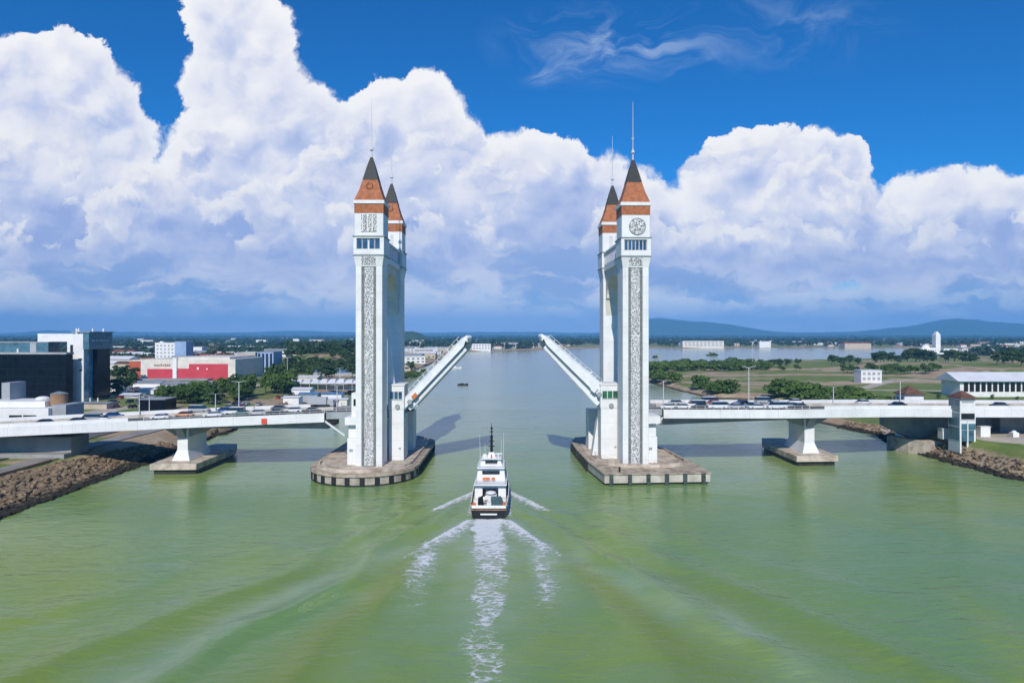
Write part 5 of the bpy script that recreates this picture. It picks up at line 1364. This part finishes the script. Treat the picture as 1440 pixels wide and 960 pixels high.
# hotel
o = simple(218, 246, 482, 516, 14, 'white', 'white', 'white slab hotel rising behind the red mall', 'hotel', 'hotel', win=(5, 6), z=4, wm_='greywall', wf=(.45, .5))
d_ = PD(516, 4); MB().box(PX(246, d_) - o.location.x + .01, PX(262, d_) - o.location.x, -.5, 14, -3, PZ(480, d_) - 4).build('blue_wing', 'bluewall', o)
MB().box(PX(223, d_) - o.location.x, PX(228, d_) - o.location.x, 2, 6, PZ(482, d_) - 3.6, PZ(480, d_) - 4).build('roof_plant', 'white', o)
simple(333, 359, 496, 527, 22, 'beige', 'roofwhite', 'beige apartment block next to the red mall', 'apartment_block', 'apartment block', win=(4, 4), wm_='greywall')
o = simple(361.5, 384.5, 495, 527, 20, 'bluewall', 'roofgrey', 'blue grey striped block by the edge of the wood', 'apartment_block', 'apartment block')
for i in range(4):
    w_ = (PX(384.5, 500) - PX(361.5, 500)) / 2; d_ = PD(527, 3)
    x0 = PX(363 + i * 5.6, d_) - o.location.x
    MB().box(x0, x0 + 1.5, -.15, -.004, 1, PZ(497, d_) - 3).build('window_strip', 'window', o)
# market canopies
d = 372.0
mk = empty('market_canopy', (PX(450, d), d, 3.5), 0, 'long white tented market canopy in front of the wood', 'canopy')
q = lambda px: PX(px, d) - PX(450, d)
n = 9
for i in range(n):
    a, b_ = q(399 + i * 12), q(399 + (i + 1) * 12)
    MB().frus((a + .01, b_ - .01, 0, 11), 3.4, (a + .9, b_ - .9, 5, 8), 5.4 + rng.uniform(-.3, .7)).build('tent_roof', 'roofwhite', mk)
for i in range(n + 1):
    MB().cyl((q(399 + i * 12), .2, -.5), (q(399 + i * 12), .2, 3.6), .12, n=6).build('pole', 'lamp', mk)
MB().box(q(402), q(500), 5, 8.8, -.5, 2.2).build('stalls', 'greywall', mk)
# list of roofs by photo position: (x0,x1,top,bottom,length,wall,roof,label,gable)
for a in ((440,470,519,529,16,'greywall','roofblue','long shed with a bright blue roof behind the market canopy',2.0),
          (471,502,520.5,530,14,'greywall','roofblue','pale blue roofed shed beside the tower shaft',1.5),
          (418,446,528,537,12,'cream','roofwhite','low white roofed hall between wood and canopy',1.2),
          (410,436,545,556,8,'white','roofwhite','small white kiosk row in front of the market canopy',1.0),
          (421,446,552,561,6,'greywall','roofblue','little blue roofed stall on the grass verge',.8),
          (489,503,537,546,8,'brownwall','roofred','small red roofed hut next to the tower',1.2),
          (436,470,566,577,7,'bluewall','roofgrey','blue boarded site container behind the deck near the tower',0),
          (195,232,562,581,9,'glassdark','roofgrey','dark shed under the lamp post below the mall',0),
          (152,225,536,546,10,'white','roofgrey','long grey roofed arcade in front of the red mall',1.2),
          (226,262,537,546,10,'greywall','roofgrey','blue grey shop row in front of the mall pylon',1.2),
          (196,216,546,556,8,'white','roofwhite','white shop house below the grey arcade',.8),
          (219,240,546,556,8,'cream','roofred','red roofed shop house below the grey arcade',1.4),
          (152,167,542,552,8,'white','roofwhite','white house beside the dark glass wing',.8),
          (290,322,536,544,9,'white','roofgrey','white annexe at the foot of the red wall',.8),
          (158,186,492,508,14,'brownwall','roofred','brown roofed terrace far behind the office block',1.5),
          (160,182,508,524,14,'beige','roofbrown','brown apartment terrace behind the mall end wing',2),
          (266,284,488,506,14,'white','roofwhite','white cube building behind the blue hotel wing',0),
          (285,330,497,508,14,'cream','roofwhite','cream hall above the red mall roof',1),
          (360,374,478,487,14,'white','roofwhite','white gabled house on the hill at the wood edge',0),
          (412,420,476.5,486,12,'white','roofwhite','white house front showing through the tall wood',0),
          (442,452,492,498,12,'white','roofwhite','white roof half hidden in the dark wood',1),
          (250,275,546,555,8,'white','roofgrey','white workshop below the blue grey shop row',.8),
          (168,192,553,562,8,'greywall','roofwhite','pale roofed shed beyond the office block lawn',.8),
          (398,420,557,565,6,'white','roofwhite','white ticket kiosk near the tallest lamp post',.6),
          (452,480,552,560,6,'white','roofblue','blue roofed stall row in front of the canopy',.8),
          (455,488,560,567,5,'cream','roofwhite','cream garden wall house beside the parked cars',.5),
          (108,150,566,578,8,'beige','roofgrey','long beige wall building below the office block',.4),
          (335,352,544,551,7,'white','roofwhite','white pavilion on the lawn among the belt trees',1),
          ):
    simple(*a[:7], a[7], gable=a[8])
simple(1350, 1490, 524, 553, 15, 'white', 'roofwhite', 'long white roofed shed with dark panes for its shaded bays', 'warehouse', 'warehouse', z=4, gable=4.2, win=(16, 1), over=2.2, wf=(.74, .86))  # dark panes stand in for shade inside the open bays
o = simple(1211, 1240, 521, 537, 9, 'white', 'roofwhite', 'small two storey white pavilion on the field', 'pavilion', 'pavilion', z=3, win=(4, 2), wm_='greywall')
# mosque with its minaret
d = PD(498, 4)
ms_ = empty('mosque', (PX(1322, d), d, 4), 0, 'white mosque with a single tall minaret on the plain', 'mosque')
q = lambda px: PX(px, d) - PX(1322, d); zq = lambda py: PZ(py, d) - 4
MB().box(q(1296), q(1318), 0, 25, -2, zq(489)).box(q(1330), q(1349), 4, 25, -2, zq(490)).box(q(1285), q(1330), -12, 4.5, -2, zq(493)).build('prayer_hall', 'white', ms_)
MB().ball((q(1308), 12, zq(489)), 6, sz=.9, n=14).build('dome', 'white', ms_)
MB().box(q(1320.6), q(1327.2), 8, 18, -2, zq(471)).frus((q(1320.6), q(1327.2), 8, 18), zq(471), (q(1323), q(1325), 11, 15), zq(466)).build('minaret', 'white', ms_)
part_windows(ms_, q(1298), q(1317), 1, zq(490), 0, 6, 1, 'window', .5, .5)
# scattered far town: pale blocks too small to show parts
def block(x, y, w, l, h, roof, wall, label, group, gable=False):
    z = float(land_z(np.array([x]), np.array([y]))[0][0])
    mb = MB().box(-w / 2, w / 2, 0, l, -1, h, 0)
    if gable: mb.prism([(-.6, h + .01), (l + .6, h + .01), (l / 2, h + min(3, l * .2))], -w / 2 - .6, w / 2 + .6, 1, axis='x')
    else: mb.box(-w / 2 - .4, w / 2 + .4, -.4, l + .4, h + .01, h + .5, 1)
    n = int(w / 5)
    for i in range(max(1, n)):
        for j in range(max(1, int(h / 3.5))):
            xa = -w / 2 + (i + .25) * w / max(1, n); mb.box(xa, xa + w / max(1, n) * .5, -.12, -.01, j * 3.3 + 1, j * 3.3 + 2.2, 2)
    o = mb.build('town_house', [wall, roof, 'window'], None, loc=(x, y, z)); o.rotation_euler = (0, 0, rng.uniform(-.25, .25))
    return tag(o, label, 'house', group)
def town(n, d0, d1, p0, p1, label, group, hs=(3.5, 9), ws=(10, 30), roofs=('roofwhite', 'roofwhite', 'roofgrey', 'roofred', 'roofbrown'), lowz=2.0):
    k = 0
    while k < n:
        d = math.exp(rng.uniform(math.log(d0), math.log(d1))); x = PX(rng.uniform(p0, p1), d)
        if float(land_z(np.array([x]), np.array([d]))[0][0]) < lowz: continue
        k += 1
        rf = rng.choice(roofs); cn = {'roofwhite': 'white', 'roofgrey': 'grey', 'roofred': 'red', 'roofbrown': 'brown', 'roofblue': 'blue'}[rf]
        block(x, d, rng.uniform(*ws), rng.uniform(8, 18), rng.uniform(*hs), rf, rng.choice(['white', 'cream', 'white', 'beige']), label % cn, group, rng.random() < .6)
town(130, 600, 1330, 150, 330, 'small house with a %s roof in the town behind the red mall', 'town houses behind the mall')
town(26, 620, 1330, 345, 410, 'small house with a %s roof on the slope before the wood', 'town houses by the wood')
town(22, 560, 1330, 565, 632, 'pale building with a %s roof behind the sandy bank', 'buildings behind the sandy bank', roofs=('roofwhite', 'roofwhite', 'roofgrey'))
town(30, 1410, 1900, 632, 850, 'pale building with a %s roof along the far river shore', 'buildings along the far shore', ws=(18, 55), roofs=('roofwhite', 'roofwhite', 'roofgrey', 'roofred'))
town(46, 1780, 3600, 915, 1280, 'pale building with a %s roof beyond the wide river', 'buildings beyond the wide river', ws=(15, 50))
town(40, 1000, 3200, 1280, 1440, 'pale building with a %s roof on the plain near the mosque', 'buildings near the mosque', ws=(12, 40))
town(30, 1800, 4500, 150, 640, 'pale distant building with a %s roof below the hills', 'distant buildings below the hills', ws=(20, 55), hs=(5, 16))
simple(960, 1018, 479.5, 487.5, 30, 'cream', 'roofwhite', 'large cream institution block beyond the wide river', 'large_building', 'building', z=4, win=(10, 2), wm_='greywall')
simple(1068, 1084, 480, 487, 30, 'white', 'roofwhite', 'square white block beyond the wide river', 'large_building', 'building', z=4)
simple(1188, 1225, 481, 488, 30, 'beige', 'roofred', 'long beige block beyond the river bushes', 'large_building', 'building', z=4, gable=3)
simple(664, 690, 483.5, 492, 25, 'white', 'roofwhite', 'white terminal building on the far shore between the leaves', 'large_building', 'building', z=3, win=(6, 2), wm_='greywall')
simple(696, 730, 482, 490.5, 25, 'greywall', 'roofwhite', 'wide pale roofed terminal hall on the far shore', 'large_building', 'building', z=3, win=(8, 1))
# low retaining wall, water tank and skip on the paved bank
MB().box(-.8, .8, -.8, .8, 0, 1.6).cyl((0, 0, 1.6), (0, 0, 2.1), .8, .3, 12).build('water_tank', 'white', None, loc=(PX(1426, 184), 184, 5.4)); tag(COL.objects[-1], 'white water tank on the paved bank below the deck', 'tank')
MB().box(-1.4, 1.4, 0, 2.2, 0, 2.7).box(-1.5, 1.5, -.1, 2.3, 2.7, 2.9).build('site_cabin', 'white', None, loc=(PX(1333, 185), 185, 5.0)); tag(COL.objects[-1], 'white site cabin beside the glazed stair tower foot', 'cabin')
MB().box(-1.3, 1.3, 0, 2.2, 0, 3.0).box(-1.4, 1.4, -.1, 2.3, 3.0, 3.2).build('site_cabin', 'white', None, loc=(PX(1386, 184), 184, 5.4)); tag(COL.objects[-1], 'pale site cabin under the deck beyond the stair tower', 'cabin')
sw = MB()
P_ = [(121,182),(121.5,170),(125,160),(133,147),(144,132),(158,115)]
for a, b_ in zip(P_[:-1], P_[1:]):
    sw.add([(a[0], a[1], 2), (b_[0], b_[1], 2), (b_[0] + .5, b_[1] + .3, 2), (a[0] + .5, a[1] + .3, 2), (a[0], a[1], 4.3), (b_[0], b_[1], 4.3), (b_[0] + .5, b_[1] + .3, 4.3), (a[0] + .5, a[1] + .3, 4.3)], [(0,3,2,1),(4,5,6,7),(0,1,5,4),(1,2,6,5),(2,3,7,6),(3,0,4,7)])
sw.build('retaining_wall', 'pale'); tag(COL.objects[-1], 'low pale sea wall above the riprap by the stair towers', 'wall')

# ------------------------------------------------------------------ haze
hz = MB().box(-16000, 16000, -300, 15600, -5, 420).build('haze', [])
hm = bpy.data.materials.new('air_haze'); hm.use_nodes = True; hm.node_tree.nodes.clear()
t = NT(hm.node_tree); vo = t.n.new('ShaderNodeVolumePrincipled'); ou = t.n.new('ShaderNodeOutputMaterial')
vo.inputs['Color'].default_value = (.17, .52, 1.0, 1); vo.inputs['Density'].default_value = .000095; vo.inputs['Anisotropy'].default_value = -.22
t.l.new(vo.outputs[0], ou.inputs['Volume']); hz.data.materials.append(hm)
tag(hz, 'blue air haze over the whole river mouth', 'haze', kind='stuff')
